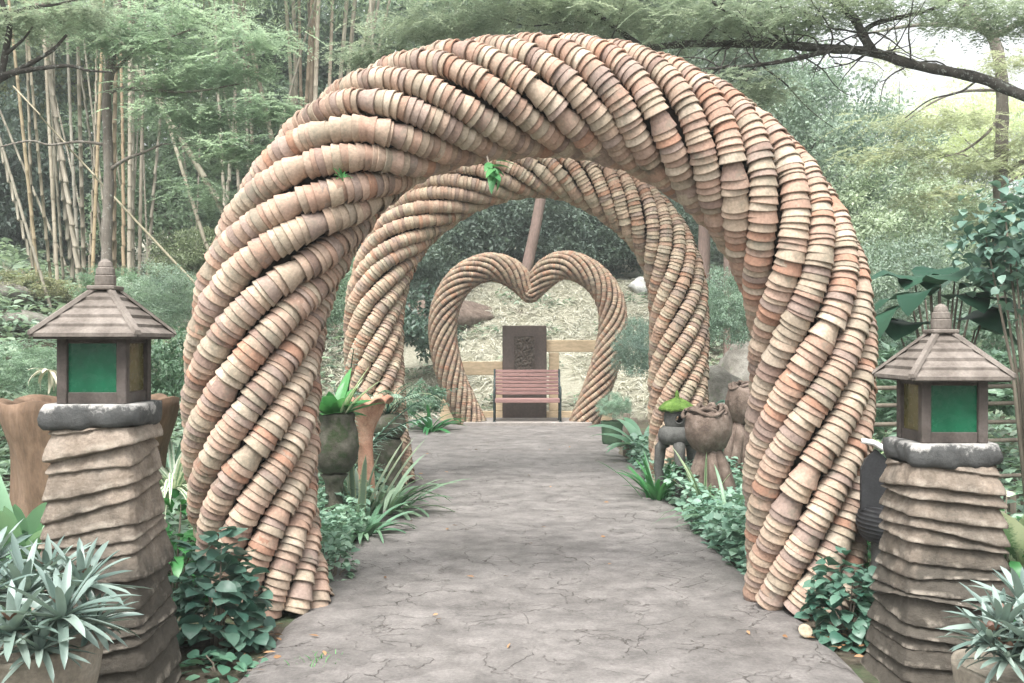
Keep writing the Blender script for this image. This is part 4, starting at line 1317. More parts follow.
for x0, x1, w, tone in [(283, 278, 6, (1.25, 1.2, 1.1)), (290, 282, 5, (1.3, 1.25, 1.12)), (296, 299, 5, (1.2, 1.1, .98)), (300, 306, 5, (1.1, .9, .75)), (305, 303, 4.5, (.95, .8, .68)), (310, 313, 6, (1.0, .82, .7)), (315, 314, 5, (1.0, .85, .72)), (319, 323, 6, (1.25, 1.15, 1.05)), (324, 328, 5, (1.0, .9, .8)), (328, 322, 4, (.9, .8, .7)), (334, 343, 6, (1.3, 1.25, 1.15)), (340, 350, 5, (1.1, 1.05, .95)), (346, 368, 5, (1.25, 1.2, 1.1)), (352, 362, 4, (1.2, 1.15, 1.05)), (358, 376, 4.5, (1.3, 1.25, 1.15)), (364, 384, 4.5, (1.15, 1.1, 1.0)), (372, 398, 4, (1.1, 1.05, .95)), (380, 372, 3.5, (1.0, .98, .9))]:
    bam_px("pale bamboo stalk in the upright bundle rising above the big arch's left shoulder", x0, 120, x1, 5, rng.uniform(22, 25), w, tone, G2, leaves=rng.random() < .35, H=14)
for k in range(14):
    x0 = rng.uniform(10, 270)
    bam_px("thin brownish bamboo stalk standing in the grove behind the taller lantern", x0, 262, x0 + rng.normal(0, 22), 100, rng.uniform(21, 25), rng.uniform(2.0, 3.2), np.array((.85, .82, .76)) * rng.uniform(.8, 1.25), G1, leaves=rng.random() < .5)
bam_px("yellow ochre bamboo stalk left of the lantern roof", 36, 262, 15, 80, 19, 4.0, (1.0, .86, .62), leaves=False)
bam_px("bright yellow bamboo stalk just left of the tree trunk behind the finial", 93, 262, 99, 110, 19, 4.0, (1.05, .88, .62), leaves=False)
bam_px("thick tan bamboo stalk leaning left above the lantern roof", 70, 235, 33, 40, 20, 5.5, (1.05, 1.0, .92))
bam_px("slim bamboo stalk slanting at the far left edge", 38, 262, 0, 126, 18, 3.5, (.9, .88, .8), leaves=False)
bam_px("dark thick bamboo pole leaning steeply across the grove", 222, 232, 138, 95, 18, 8, (.62, .62, .52), leaves=False, H=9)
bam_px("second leaning bamboo pole beside the dark one", 210, 245, 165, 95, 18.5, 5, (.72, .7, .6), leaves=False, H=9)
bam_px("pale fallen bamboo pole slanting down from the tree trunk to the arch", 200, 284, 82, 158, 15.0, 3.5, (1.05, 1.0, .82), leaves=False, H=5.0)
bam_px("lone pale bamboo stalk leaning left between the two groves", 262, 90, 243, 5, 23, 6, (1.25, 1.18, 1.05), H=14)
bam_px("dark slim bamboo stalk beside the lone pale one", 243, 72, 239, 5, 23, 4.5, (.75, .7, .62), H=14)

# ------------------------------------------------------------------ feathery canopy trees near the camera
def fronds(g, pads, per, L=.26, nl=11, lw=.045, ww=.016, flat=.35, el0=-.15):
    """horizontal sprays of tiny leaflets. pads: (centre, rx, ry, rz, weight)"""
    wts = np.array([p[4] for p in pads], float)
    N = int(per * wts.sum())
    k = rng.choice(len(pads), N, p=wts / wts.sum())
    C = np.array([p[0] for p in pads])[k]; R = np.array([p[1:4] for p in pads])[k]
    # layered: the sprays sit on a few tilted shelves within each pad
    e = rand_dirs(N) * (rng.random(N) ** .5)[:, None]
    sub = rand_dirs(max(8, N // 26)) * (rng.random(max(8, N // 26)) ** .4)[:, None]
    sub = sub[rng.integers(0, len(sub), N)]
    e = sub * .8 + e * np.array([.38, .38, .14])
    B = C + e * R
    az = rng.uniform(0, 2 * PI, N); el = rng.normal(el0, .25, N)
    H = np.stack([np.cos(az) * np.cos(el), np.sin(az) * np.cos(el), np.sin(el)], 1)
    S = np.stack([-np.sin(az), np.cos(az), 0 * az], 1)
    Ln = L * rng.uniform(.6, 1.3, N)
    t = np.linspace(.15, 1, nl)
    Pp = B[:, None] + H[:, None] * (Ln[:, None] * t)[..., None] - np.array([0, 0, 1.]) * (.25 * Ln[:, None] * t ** 2)[..., None]
    pos, dr = [], []
    for sg in (-1, 1):
        pos.append(Pp.reshape(-1, 3))
        dr.append((sg * S[:, None] + .55 * H[:, None] + 0 * Pp + rng.normal(0, .15, Pp.shape)).reshape(-1, 3))
    pos, dr = np.concatenate(pos), np.concatenate(dr)
    U = np.array([0, 0, 1.]) + rng.normal(0, .25, pos.shape)
    tone = np.clip(np.tile(np.repeat(rng.random(N), nl), 2) * .7 + rng.random(len(pos)) * .3, 0, 1)
    sc = rng.uniform(.7, 1.3, len(pos))
    return g.soup(pos, dr, U, lw * sc, ww * sc, .1, tone)


def limb(g, pts, r0, r1, seg=8):
    p = np.array([P(x, y, d) for x, y, d in pts])
    p, s = catmull(p, max(8, len(pts) * 6))
    rr = np.linspace(r0, r1, len(p)) * (1 + .08 * np.sin(np.arange(len(p)) * 1.7))
    g.tube(p, rr, seg)


def pads_px(L): return [(P(x, y, d), rx, ry, rz, w) for x, y, d, rx, ry, rz, w in L]


def to_local(g, base):
    g.V = [v - np.asarray(base, float) for v in g.V]
    return g


# the big tree standing off to the right whose branch sweeps over the arch
base = (6.9, 8.6, float(gh(6.9, 8.6)) - .1)
rt = thing("overhanging_tree", "tree whose dark lichen-spotted branch sweeps over the big arch from the right", "tree", base)
g = Geo()
p = np.array([(6.9, 8.6, base[2]), (6.8, 8.6, 1.2), (6.6, 8.7, 2.6), (6.3, 8.8, 4.0), (6.4, 9.0, 6.0), (6.7, 9.2, 8.5)])
pp, _ = catmull(p, 40); g.tube(pp, np.linspace(.24, .12, 40), 12)
to_local(g, base).obj("trunk", M['bark_dark'], rt, True)
g = Geo()
bb = P(1024, 95, 9.0)
x_ = CX + 6.6 / 8.7 * FPX; y_ = CY - (2.6 - CAMZ) / 8.7 * FPX
limb(g, [(x_, y_, 8.7), (1130, 132, 8.8), (1024, 96, 9.0), (985, 80, 9.1), (950, 72, 9.2), (910, 64, 9.3), (870, 52, 9.4), (830, 49, 9.5), (790, 46, 9.6), (740, 44, 9.8), (690, 44, 9.9), (650, 48, 10.0)], .062, .034, 10)
limb(g, [(650, 48, 10.0), (600, 50, 10.1), (560, 42, 10.2), (520, 38, 10.3), (470, 45, 10.4), (420, 60, 10.5)], .035, .010, 6)
limb(g, [(872, 52, 9.4), (862, 34, 9.4), (852, 16, 9.4), (828, -4, 9.4), (790, -40, 9.4)], .05, .02, 8)
limb(g, [(862, 32, 9.4), (880, 22, 9.3), (930, 10, 9.2), (960, -6, 9.2)], .025, .012, 6)
limb(g, [(832, 50, 9.5), (790, 60, 9.5), (750, 66, 9.5), (692, 70, 9.4)], .028, .010, 6)
limb(g, [(782, 42, 9.6), (760, 24, 9.6), (730, 14, 9.5), (712, 2, 9.4)], .020, .008, 6)
limb(g, [(700, 44, 9.9), (720, 20, 9.8), (715, 4, 9.8), (690, -30, 9.8)], .02, .01, 6)
limb(g, [(640, 46, 10.0), (615, 28, 10.1), (590, 10, 10.1), (560, 2, 10.2), (520, -6, 10.2)], .032, .012, 6)
limb(g, [(612, 26, 10.1), (570, 22, 10.2), (530, 26, 10.2), (500, 18, 10.2)], .014, .006, 6)
limb(g, [(760, 62, 9.5), (740, 90, 9.5), (728, 110, 9.5)], .012, .004, 5)
limb(g, [(980, 78, 9.1), (960, 92, 9.2), (930, 100, 9.3), (905, 118, 9.4)], .012, .005, 5)
def twigs(g, starts, n, L, r0):
    """fine side twigs that fork off a limb and rise or trail"""
    for k in range(n):
        a, b = starts[rng.integers(0, len(starts) - 1)], None
        p = np.array(P(*a)); az = rng.uniform(0, 2 * PI); el = rng.uniform(-.5, .9)
        pts = [p]
        ln = L * rng.uniform(.4, 1.2)
        for j in range(6):
            az += rng.normal(0, .35); el += rng.normal(0, .25)
            p = p + ln / 6 * np.array([math.cos(az) * math.cos(el), math.sin(az) * math.cos(el), math.sin(el)])
            pts.append(p)
        pts, _ = catmull(np.array(pts), 14)
        g.tube(pts, np.linspace(r0, r0 * .3, 14), 5)
        if rng.random() < .6:
            q_ = pts[6] + np.cumsum(rng.normal(0, ln * .06, (7, 3)) + (pts[9] - pts[6]) * .2, 0)
            g.tube(np.concatenate([pts[6:7], q_]), np.linspace(r0 * .5, r0 * .2, 8), 4)


twigs(g, [(870, 52, 9.4), (830, 49, 9.5), (790, 46, 9.6), (740, 44, 9.8), (690, 44, 9.9), (650, 47, 10.0), (600, 48, 10.1), (560, 42, 10.2), (862, 34, 9.4), (760, 64, 9.5), (720, 68, 9.5), (715, 10, 9.6), (590, 12, 10.1), (910, 64, 9.3), (950, 72, 9.2)], 60, .85, .010)
to_local(g, base).obj("branch", M['bark_dark'], rt, True)
g = Geo()
fronds(g, pads_px([(520, 5, 10, .9, .8, .22, 1.4), (430, 28, 10.2, .8, .7, .20, 1.2), (370, 55, 10.4, .5, .5, .12, .6), (600, 15, 10, .8, .8, .24, 1.3), (690, 20, 9.8, .8, .8, .26, 1.4), (780, 20, 9.6, .7, .8, .28, 1.3), (720, 85, 9.6, .5, .5, .16, .45), (770, 90, 9.6, .35, .4, .14, .25), (860, 5, 9.3, .7, .7, .16, .8), (960, 8, 9.2, .7, .7, .14, .8), (1010, 20, 9, .4, .5, .16, .5), (640, -30, 10, 1.6, 1.0, .25, 1.5), (480, -30, 10, 1.6, 1.0, .25, 1.5), (840, -35, 9.5, 1.5, 1.0, .25, .8)]), 330, .24, 11, .042, .015)
to_local(g, base).obj("crown", M['leaf_feather'], rt)

# slim tree standing right of the gap
base = (*P(1000, 0, 15.5)[:2], float(gh(*P(1000, 0, 15.5)[:2])) - .1)
rt = thing("slim_tree", "slim grey trunked tree with airy yellow green sprays before the bright gap", "tree", base)
g = Geo()
limb(g, [(1000, CY - (base[2] - CAMZ) / 15.5 * FPX, 15.5), (999, 250, 15.5), (1000, 190, 15.5), (1002, 95, 15.5), (998, 55, 15.5), (990, 34, 15.5), (972, 18, 15.5), (955, -20, 15.4), (950, -70, 15.4)], .13, .07, 10)
limb(g, [(992, 36, 15.5), (1010, 28, 15.4), (1030, 18, 15.3)], .06, .03, 8)
limb(g, [(985, 30, 15.5), (950, 25, 15.2), (910, 26, 15.0), (865, 34, 14.8)], .05, .016, 6)
limb(g, [(1001, 90, 15.5), (960, 92, 15.2), (930, 104, 15.0), (905, 122, 14.9)], .03, .008, 6)
limb(g, [(1000, 110, 15.5), (990, 130, 15.3), (965, 150, 15.2), (940, 158, 15)], .03, .008, 6)
limb(g, [(1000, 176, 15.5), (1015, 166, 15.4), (1032, 158, 15.3)], .06, .03, 6)
to_local(g, base).obj("trunk", M['bark'], rt, True)
g = Geo()
fronds(g, pads_px([(930, 118, 15, 1.2, .9, .20, .8), (900, 150, 15, .9, .8, .22, .6), (965, 165, 15.2, 1.0, .8, .22, .8), (1000, 215, 15.2, .7, .7, .25, .4), (1020, 140, 15.2, .6, .7, .3, .6), (900, 55, 15, .9, .8, .2, .25), (940, 195, 15, .7, .7, .25, .5), (1010, 60, 15, .7, .7, .2, .4)]), 230, .36, 11, .07, .022)
to_local(g, base).obj("crown", M['leaf_pale'], rt)

# slim tree behind the left lantern
base = (*P(107, 0, 13)[:2], float(gh(*P(107, 0, 13)[:2])) - .1)
rt = thing("slim_tree", "slim grey trunked tree rising straight behind the taller lantern's finial", "tree", base)
g = Geo()
limb(g, [(107, CY - (base[2] - CAMZ) / 13 * FPX, 13), (107, 240, 13), (109, 190, 13), (108, 140, 13), (107, 96, 13), (112, 60, 13), (118, 10, 13.1), (122, -50, 13.1)], .082, .05, 10)
limb(g, [(108, 94, 13), (120, 89, 12.9), (150, 90, 12.8), (190, 92, 12.6), (240, 84, 12.5)], .032, .008, 6)
limb(g, [(110, 170, 13), (125, 160, 12.9), (145, 152, 12.8), (163, 144, 12.8)], .03, .012, 6)
limb(g, [(163, 144, 12.8), (195, 146, 12.7), (230, 150, 12.6)], .012, .005, 5)
limb(g, [(108, 145, 13), (80, 142, 12.9), (50, 145, 12.8), (30, 141, 12.7), (0, 147, 12.6)], .022, .01, 6)
limb(g, [(110, 75, 13), (140, 50, 12.8), (190, 30, 12.6)], .03, .01, 6)
to_local(g, base).obj("trunk", M['bark'], rt, True)
g = Geo()
fronds(g, pads_px([(150, 50, 12.8, .9, .9, .22, 1.3), (215, 70, 12.6, .9, .8, .22, 1.2), (265, 110, 12.5, .7, .7, .22, 1.0), (180, 115, 12.7, .8, .8, .22, 1.1), (225, 150, 12.5, .7, .7, .25, 1.0), (100, 30, 12.8, .8, .8, .22, 1.0), (250, 40, 12.4, .7, .7, .2, .6), (170, 15, 12.6, 1.1, .9, .2, .9), (160, 85, 12.7, .6, .7, .18, .7), (60, 15, 12.6, .8, .8, .2, .6), (280, 150, 12.5, .4, .5, .2, .4), (200, 190, 12.6, .5, .5, .2, .3)]), 250, .30, 11, .055, .020)
o = to_local(g, base).obj("crown", M['leaf_feather'], rt)
o.color = (1.05, 1.15, 1.1, 1)

# tree off to the left whose bare limbs reach in at the upper left corner
base = (-6.2, 8.4, float(gh(-6.2, 8.4)) - .1)
rt = thing("bare_limbed_tree", "tree whose dark bare limbs reach in at the upper left corner", "tree", base)
g = Geo()
p = np.array([(-6.2, 8.4, base[2]), (-6.1, 8.4, 1.5), (-5.9, 8.4, 3.0), (-5.6, 8.4, 4.2), (-5.7, 8.5, 6), (-5.9, 8.5, 8)])
pp, _ = catmull(p, 40); g.tube(pp, np.linspace(.2, .08, 40), 12)
to_local(g, base).obj("trunk", M['bark_dark'], rt, True)
g = Geo()
x_, y_ = CX - 5.75 / 8.4 * FPX, CY - (3.6 - CAMZ) / 8.4 * FPX
limb(g, [(x_, y_, 8.4), (-60, 100, 8.4), (-20, 92, 8.3), (0, 80, 8.3), (30, 64, 8.2), (53, 50, 8.2), (67, 35, 8.2)], .06, .012, 8)
limb(g, [(-20, 90, 8.3), (0, 75, 8.3), (6, 52, 8.3), (10, 26, 8.2), (4, 8, 8.2), (-2, -15, 8.2)], .035, .018, 7)
limb(g, [(8, 15, 8.2), (30, 8, 8.2), (60, 4, 8.1), (90, -4, 8.1)], .02, .006, 6)
limb(g, [(0, 76, 8.3), (30, 70, 8.2), (68, 66, 8.2), (90, 71, 8.1), (112, 72, 8.1)], .028, .006, 6)
limb(g, [(6, 55, 8.3), (25, 38, 8.2), (36, 22, 8.2)], .018, .005, 5)
to_local(g, base).obj("branch", M['bark_dark'], rt, True)
g = Geo()
fronds(g, pads_px([(20, 20, 8.3, .5, .5, .12, .5), (80, 10, 8.2, .5, .5, .1, .5), (-60, 20, 8.4, 1.0, .8, .3, 1.2), (40, -40, 8.2, 1.2, .8, .2, 1.0)]), 260, .22, 11, .038, .014)
to_local(g, base).obj("crown", M['leaf_feather'], rt)

# ------------------------------------------------------------------ plants near the path
sword = lambda t: np.minimum(1, t * 3 + .45) * np.sqrt(np.clip(1 - t ** 2.2, 0, 1))
oval = lambda t: np.sin(PI * np.clip(t, 0, 1) ** .75) ** .8
heartl = lambda t: np.where(t < .02, .25, np.sin(PI * np.clip(t * .86 + .14, 0, 1)) ** .75)


def leafy(g, c, rx, ry, rz, n, L, W, prof=oval, droop=.5, el=(.0, .9), shell=.55, fold=.2, nseg=4):
    """broad leaves spread over and through a dome that stands on the ground at c"""
    d = rand_dirs(n); d[:, 2] = np.abs(d[:, 2])
    rad = shell + (1 - shell) * rng.random(n)
    p = np.array(c) + d * rad[:, None] * np.array([rx, ry, rz])
    az = np.arctan2(d[:, 1], d[:, 0]) + rng.normal(0, .7, n)
    e = rng.uniform(*el, n) * (.25 + d[:, 2])
    g.blades(p, az, e, L * rng.uniform(.6, 1.25, n), W * rng.uniform(.7, 1.2, n), droop * rng.uniform(.5, 1.4, n), prof, fold, nseg, rng.normal(0, .35, n))
    return p


def bush(name, label, cat, loc, rx, ry, rz, n, L, W, mat, color=(1, 1, 1), prof=oval, droop=.5, el=(.0, .9), group=None, stems=14, shell=.5):
    root = thing(name, label, cat, loc, 0, group)
    g = Geo(); p = leafy(g, (0, 0, 0), rx, ry, rz, n, L, W, prof, droop, el, shell)
    o = g.obj("foliage", mat, root, True); o.color = (*color, 1)
    g = Geo()
    for q_ in p[rng.integers(0, len(p), stems)]:
        g.tube([(q_[0] * .15, q_[1] * .15, -.06), (q_[0] * .5, q_[1] * .5, q_[2] * .55), q_], [.007, .005, .003], 5)
    g.obj("stem", M['wood_post'], root, True)
    return root


def straps(name, label, cat, loc, n, L, W, mat, color=(1, 1, 1), el=(.7, 1.4), droop=(.3, .9), spread=.05, prof=sword, fold=.35, az=(0, 2 * PI), nseg=7, group=None):
    a = rng.uniform(*az, n)
    e = rng.uniform(*el, n)
    b = np.stack([spread * np.cos(a) * rng.random(n), spread * np.sin(a) * rng.random(n), np.full(n, -.01)], 1)
    g = Geo(); g.blades(b, a, e, L * rng.uniform(.6, 1.15, n), W * rng.uniform(.75, 1.2, n), rng.uniform(*droop, n), prof, fold, nseg, rng.normal(0, .15, n))
    o = g.obj(name, mat, None, True, loc=loc); o.color = (*color, 1)
    return tag(o, label, cat, group)


def palm(name, label, cat, loc, n, L, ll, lw, mat, color=(1, 1, 1), el=(.7, 1.35), droop=(.4, .8), npair=14, az=(0, 2 * PI), stem=.006):
    root = thing(name, label, cat, loc)
    for k in range(n):
        gl, gs = Geo(), Geo()
        a = rng.uniform(*az); e = rng.uniform(*el); dr = rng.uniform(*droop); Lk = L * rng.uniform(.75, 1.15)
        t = np.linspace(0, 1, 24)
        ang = e - dr * 2 * t
        h = np.concatenate([[0], np.cumsum(np.cos(ang[1:])) * Lk / 23]); z = np.concatenate([[0], np.cumsum(np.sin(ang[1:])) * Lk / 23])
        p = np.stack([h * math.cos(a), h * math.sin(a), z], 1)
        gs.tube(p[::3], np.linspace(stem, stem * .4, len(p[::3])), 5)
        ti = np.linspace(.25, 1, npair)
        for sg in (-1, 1):
            b = np.stack([np.interp(ti, t, p[:, i]) for i in range(3)], 1)
            gl.blades(b, a + sg * np.linspace(1.25, .35, npair), np.interp(ti, t, ang) * .6 - .1, ll * np.sin(PI * (ti * .75 + .2)), lw, .4, sword, .2, 3)
        o = gl.obj("frond", mat, root, True); o.color = (*color, 1)
        gs.obj("stem", M['leaf_dark'], o, True)
    return root


# sword-leaved rosettes in the two clay planters
def rosettes(label, X, Y, z, spots):
    root = thing("sword_leaf_plant", label, "plant", (X, Y, z))
    for (x, y, zz, s) in spots:
        n = 32
        k = np.arange(n)
        a = k * 2.399 + rng.uniform(0, 6)
        e = 1.40 - 1.95 * (k / n) ** .9 + rng.normal(0, .12, n)
        g = Geo(); g.blades(np.stack([.012 * np.cos(a), .012 * np.sin(a), -.03 + 0 * a], 1), a, e, s * (.55 + .45 * np.sin(PI * (k / n) * .8 + .3)) * rng.uniform(.85, 1.15, n), (.038 * s / .26), rng.uniform(.05, .35, n), sword, .45, 6, rng.normal(0, .2, n))
        o = g.obj("rosette", M['leaf_grey'], root, True, loc=(x, y, zz))
        if rng.random() < .75:
            g = Geo(); m_ = 6; a = np.arange(m_) * 1.1
            g.blades(np.stack([.008 * np.cos(a), .008 * np.sin(a), 0 * a], 1), a, np.full(m_, 1.0), .055, .026, .1, oval, .3, 3)
            g.obj("bract", M['bract'], o, True)
    return root


def spots_px(L, X, Y, z): return [tuple(P(x, y, d) - np.array([X, Y, z])) + (s,) for x, y, d, s in L]


x_, y_, z_ = P(22, 0, 3.45)[0], 3.45, P(0, 634, 3.35)[2]
rosettes("grey green sword-leaved rosettes crowding the planter by the taller pillar", x_, y_, z_,
         spots_px([(62, 608, 3.3, .24), (12, 622, 3.25, .24), (24, 584, 3.5, .24), (82, 578, 3.6, .22), (-20, 590, 3.4, .24), (48, 570, 3.7, .21), (92, 616, 3.5, .19), (-10, 556, 3.7, .22), (40, 640, 3.25, .18)], x_, y_, z_))
x_, y_, z_ = P(1020, 0, 3.5)[0], 3.5, P(0, 650, 3.4)[2]
rosettes("grey green sword-leaved rosettes crowding the planter by the shorter pillar", x_, y_, z_,
         spots_px([(1002, 618, 3.4, .20), (990, 634, 3.35, .17), (1024, 600, 3.5, .21), (1034, 636, 3.3, .2), (1044, 608, 3.5, .2), (1008, 650, 3.3, .15)], x_, y_, z_))

# bushes at the feet of the big arch
bush("leafy_bush", "dark green round-leaved bush hiding the big arch's left foot", "bush", (P(215, 0, 4.95)[0], 4.98, -.03), .25, .22, .60, 300, .10, .085, M['leaf_bush'], (1, 1, 1), heartl, .5, (-.1, .8))
bush("leafy_bush", "dark green notched-leaved bush hiding the big arch's right foot", "bush", (P(850, 0, 5.1)[0], 5.12, -.03), .21, .2, .46, 300, .08, .068, M['leaf_bush'], (1.05, 1.1, 1.05), heartl, .5, (-.1, .8))
bush("creeping_plant", "small round-leaved creeper lying on the soil in front of the taller pillar bush", "plant", (P(222, 0, 4.65)[0], 4.62, -.03), .22, .16, .07, 46, .07, .06, M['leaf_bush'], (1.3, 1.4, 1.2), heartl, .3, (.0, .4), stems=4)
bush("leafy_bush", "low grey green bush against the inner side of the big arch's left foot", "bush", (P(330, 0, 6.3)[0], 6.4, -.03), .16, .2, .34, 150, .07, .05, M['leaf_cover'], (1, 1.05, 1), oval)

# left side, between the arches
bn = P(338, 418, 8.0)
straps("nest_fern", "bright green bird's-nest fern with one pale striped leaf in the round mossy urn", "fern", (P(334, 0, 8.0)[0], 8.0, .885), 22, .42, .12, M['leaf_green'], (1.1, 1.1, 1), (.35, 1.35), (.1, .5), .04, oval, .25)
straps("variegated_plant", "cream and green striped leaves standing up out of the nest fern", "plant", (P(340, 0, 7.95)[0], 7.93, .885), 4, .50, .085, M['leaf_white'], (1, 1, .85), (.9, 1.25), (.05, .2), .03, oval, .25, (-.9, .5))
palm("small_palm", "small dark palm with fine fronds growing from the squat mossy bowl", "palm", (P(387, 0, 9.8)[0], 9.8, .77), 13, .55, .16, .016, M['leaf_mid'], (.85, 1.0, .95), (.75, 1.45), (.3, .9))
straps("arching_plant", "long whitish arching leaves above the small palm", "plant", (P(392, 0, 10.4)[0], 10.4, .75), 9, .62, .075, M['leaf_white'], (1, 1, 1), (1.0, 1.4), (.7, 1.2), .04, sword, .2)
palm("feathery_palm", "bluish feathery palm fronds beside the big arch's left leg", "palm", (P(340, 0, 9.2)[0], 9.3, -.03), 14, 1.75, .20, .02, M['leaf_mid'], (1.1, 1.3, 1.35), (1.1, 1.5), (.2, .75), 20, stem=.01)
straps("snake_plant", "tall stiff snake plant leaves in front of the orange clay vase", "plant", (P(358, 0, 8.2)[0], 8.2, -.03), 13, .78, .07, M['leaf_snake'], (1, 1, 1), (1.15, 1.55), (.0, .2), .12, sword, .25)
straps("strap_leaf_plant", "broad strappy green leaves spilling to the path below the squat mossy bowl", "plant", (P(382, 0, 8.9)[0], 8.8, -.03), 70, .66, .06, M['leaf_strap'], (1, 1, .95), (.5, 1.4), (.3, 1.0), .2, sword, .3)
straps("strap_leaf_plant", "smaller strappy plant on the path edge next to the snake plant", "plant", (P(362, 0, 7.7)[0], 7.75, -.03), 46, .46, .045, M['leaf_strap'], (.8, .95, .85), (.3, 1.2), (.3, 1.0), .12, sword, .3)
straps("strap_leaf_plant", "dark strap-leaved clump beside the path just left of the heart", "plant", (P(430, 0, 16.4)[0], 16.6, 0), 30, .62, .07, M['leaf_green'], (.6, .75, .75), (.5, 1.35), (.3, .9), .15, sword, .3)

# left edge
straps("broad_strap_plant", "broad pale green strap leaves arching at the left edge behind the rosettes", "plant", (P(12, 0, 4.6)[0], 4.7, .42), 30, .66, .085, M['leaf_strap'], (1.2, 1.3, 1.15), (.8, 1.5), (.3, .9), .1, sword, .25)
straps("broad_strap_plant", "fresh green strap leaves low between the rosettes and the taller pillar", "plant", (P(40, 0, 4.3)[0], 4.25, .2), 16, .42, .07, M['leaf_green'], (1, 1, 1), (.4, 1.3), (.3, .9), .08, sword, .25)
straps("arum_plant", "broad green leaves standing in front of the big brown clay planter", "plant", (P(20, 0, 5.3)[0], 5.3, .25), 30, .72, .11, M['leaf_cover'], (.9, 1.1, .95), (.5, 1.4), (.3, 1.0), .12, oval, .25)
straps("striped_grass", "white striped grassy clump between the taller pillar and the big arch", "plant", (P(173, 0, 6.0)[0], 6.0, .62), 60, .55, .035, M['leaf_white'], (1, 1, 1), (.2, 1.35), (.5, 1.3), .07, sword, .25)
bush("leafy_bush", "fresh green leafy plant between the taller pillar and the arch, under the striped grass", "bush", (P(172, 0, 5.75)[0], 5.8, -.03), .20, .2, .62, 120, .15, .06, M['leaf_green'], (.9, 1, .95), oval, .6, (.1, 1.0))
straps("agave_plant", "dark spiky clump behind the taller lantern's amber glass", "plant", (P(166, 0, 8.2)[0], 8.3, float(gh(P(166, 0, 8.2)[0], 8.3)) + .25), 40, .62, .06, M['leaf_mid'], (.75, .95, .9), (.4, 1.45), (.1, .6), .08, sword, .3)
straps("dry_leaf_clump", "tuft of bleached dead leaves hanging in the ferny shrubs at left", "plant", (P(34, 0, 9.0)[0], 9.3, P(0, 370, 9.0)[2]), 22, .24, .035, M['straw'], (1.3, 1.25, 1.2), (-.8, .7), (.3, 1.0), .04, sword, .2)

# right side
tw = P(1012, 0, 6.2)
rt = thing("big_leaf_shrub", "shrub with very large dark glossy leaves behind the shorter lantern's finial", "shrub", (P(945, 0, 7.2)[0], 7.2, 0))
g = Geo()
pp = np.array([P(x, y, d) for x, y, d in [(925, 300, 7.1), (912, 305, 7.0), (915, 285, 7.2), (930, 296, 6.9), (948, 300, 7.0), (958, 290, 7.0), (940, 285, 7.0), (962, 300, 6.9), (975, 288, 7.2), (955, 275, 7.3), (930, 280, 7.3), (985, 310, 7.0), (915, 325, 7.1), (960, 320, 7.1), (938, 270, 7.4), (975, 330, 7.1), (900, 335, 7.3)]]) - np.array(rt.location)
n = len(pp)
az = np.where(rng.random(n) < .5, rng.uniform(-2.6, -2.0, n), rng.uniform(-1.4, -.3, n))
g.blades(pp, np.array([3.3, 3.6, 2.9, 3.9, 5.0, 5.6, 4.6, 5.6, 6.0, 5.2, 3.8, 5.9, 3.9, 5.0, 4.2, 5.7, 3.5]), rng.uniform(.1, .7, n), rng.uniform(.36, .50, n), rng.uniform(.26, .34, n), rng.uniform(.5, .95, n), oval, .12, 9, rng.normal(0, .18, n), wave=.10)
g.obj("foliage", M['leaf_dark'], rt, True)
g = Geo()
for q_ in pp: g.tube([(.0, .1, -.1), (q_[0] * .3, q_[1] * .3 + .05, q_[2] * .6), q_], [.02, .014, .006], 6)
g.obj("stem", M['wood_post'], rt, True)

rt = thing("blue_leaf_shrub", "tall shrub with bluish rounded leaves at the right edge below the slim tree", "shrub", (P(1030, 0, 6.6)[0], 6.6, 0))
g = Geo()
n = 620
cc = np.array([P(x, y, d) for x, y, d in [(1005, 215, 6.5), (985, 235, 6.5), (1015, 250, 6.4), (1000, 262, 6.6), (1022, 285, 6.5), (1030, 225, 6.6), (1045, 260, 6.5), (1030, 200, 6.6)]]) - np.array(rt.location)
k = rng.integers(0, len(cc), n)
p_ = cc[k] + rand_dirs(n) * (rng.random(n) ** .5)[:, None] * np.array([.30, .30, .26])
g.blades(p_, rng.uniform(0, 2 * PI, n), rng.uniform(-.5, .5, n), rng.uniform(.06, .12, n), rng.uniform(.045, .08, n), .5, oval, .2, 4, rng.normal(0, .4, n))
o = g.obj("foliage", M['leaf_cover'], rt, True); o.color = (.72, .80, .86, 1)
g = Geo()
for q_ in cc: g.tube([(.03, 0, -.1), (q_[0] * .4, q_[1] * .4, q_[2] * .6), q_], [.018, .012, .005], 6)
g.obj("stem", M['wood_post'], rt, True)

x_ = P(1012, 0, 5.0)[0]
straps("dumb_cane", "tall pale cream-blotched leaves at the right edge beside the shorter pillar", "plant", (x_, 5.0, .35), 9, .62, .20, M['leaf_white'], (1, 1, .92), (.8, 1.5), (.1, .5), .06, oval, .25)
g_ = bush("caladium", "round pale spotted leaves low at the right edge beside the shorter pillar", "plant", (P(1004, 0, 4.85)[0], 4.9, .15), .14, .14, .62, 16, .17, .15, M['leaf_spot'], (1, 1, 1), heartl, .5, (-.2, .5), stems=12, shell=.8)
bush("leafy_bush", "bright mixed green bush at the right edge above the sword-leaved rosettes", "bush", (P(1030, 0, 4.9)[0], 4.95, -.03), .32, .25, .72, 240, .14, .055, M['leaf_green'], (.75, .9, .85), oval, .6, (.0, .9))
bush("leafy_bush", "green leafy bush in the gap between the big arch and the shorter pillar", "bush", (P(885, 0, 5.6)[0], 5.75, -.03), .24, .2, .50, 160, .13, .05, M['leaf_green'], (.7, .85, .8), oval, .6, (.1, .9))
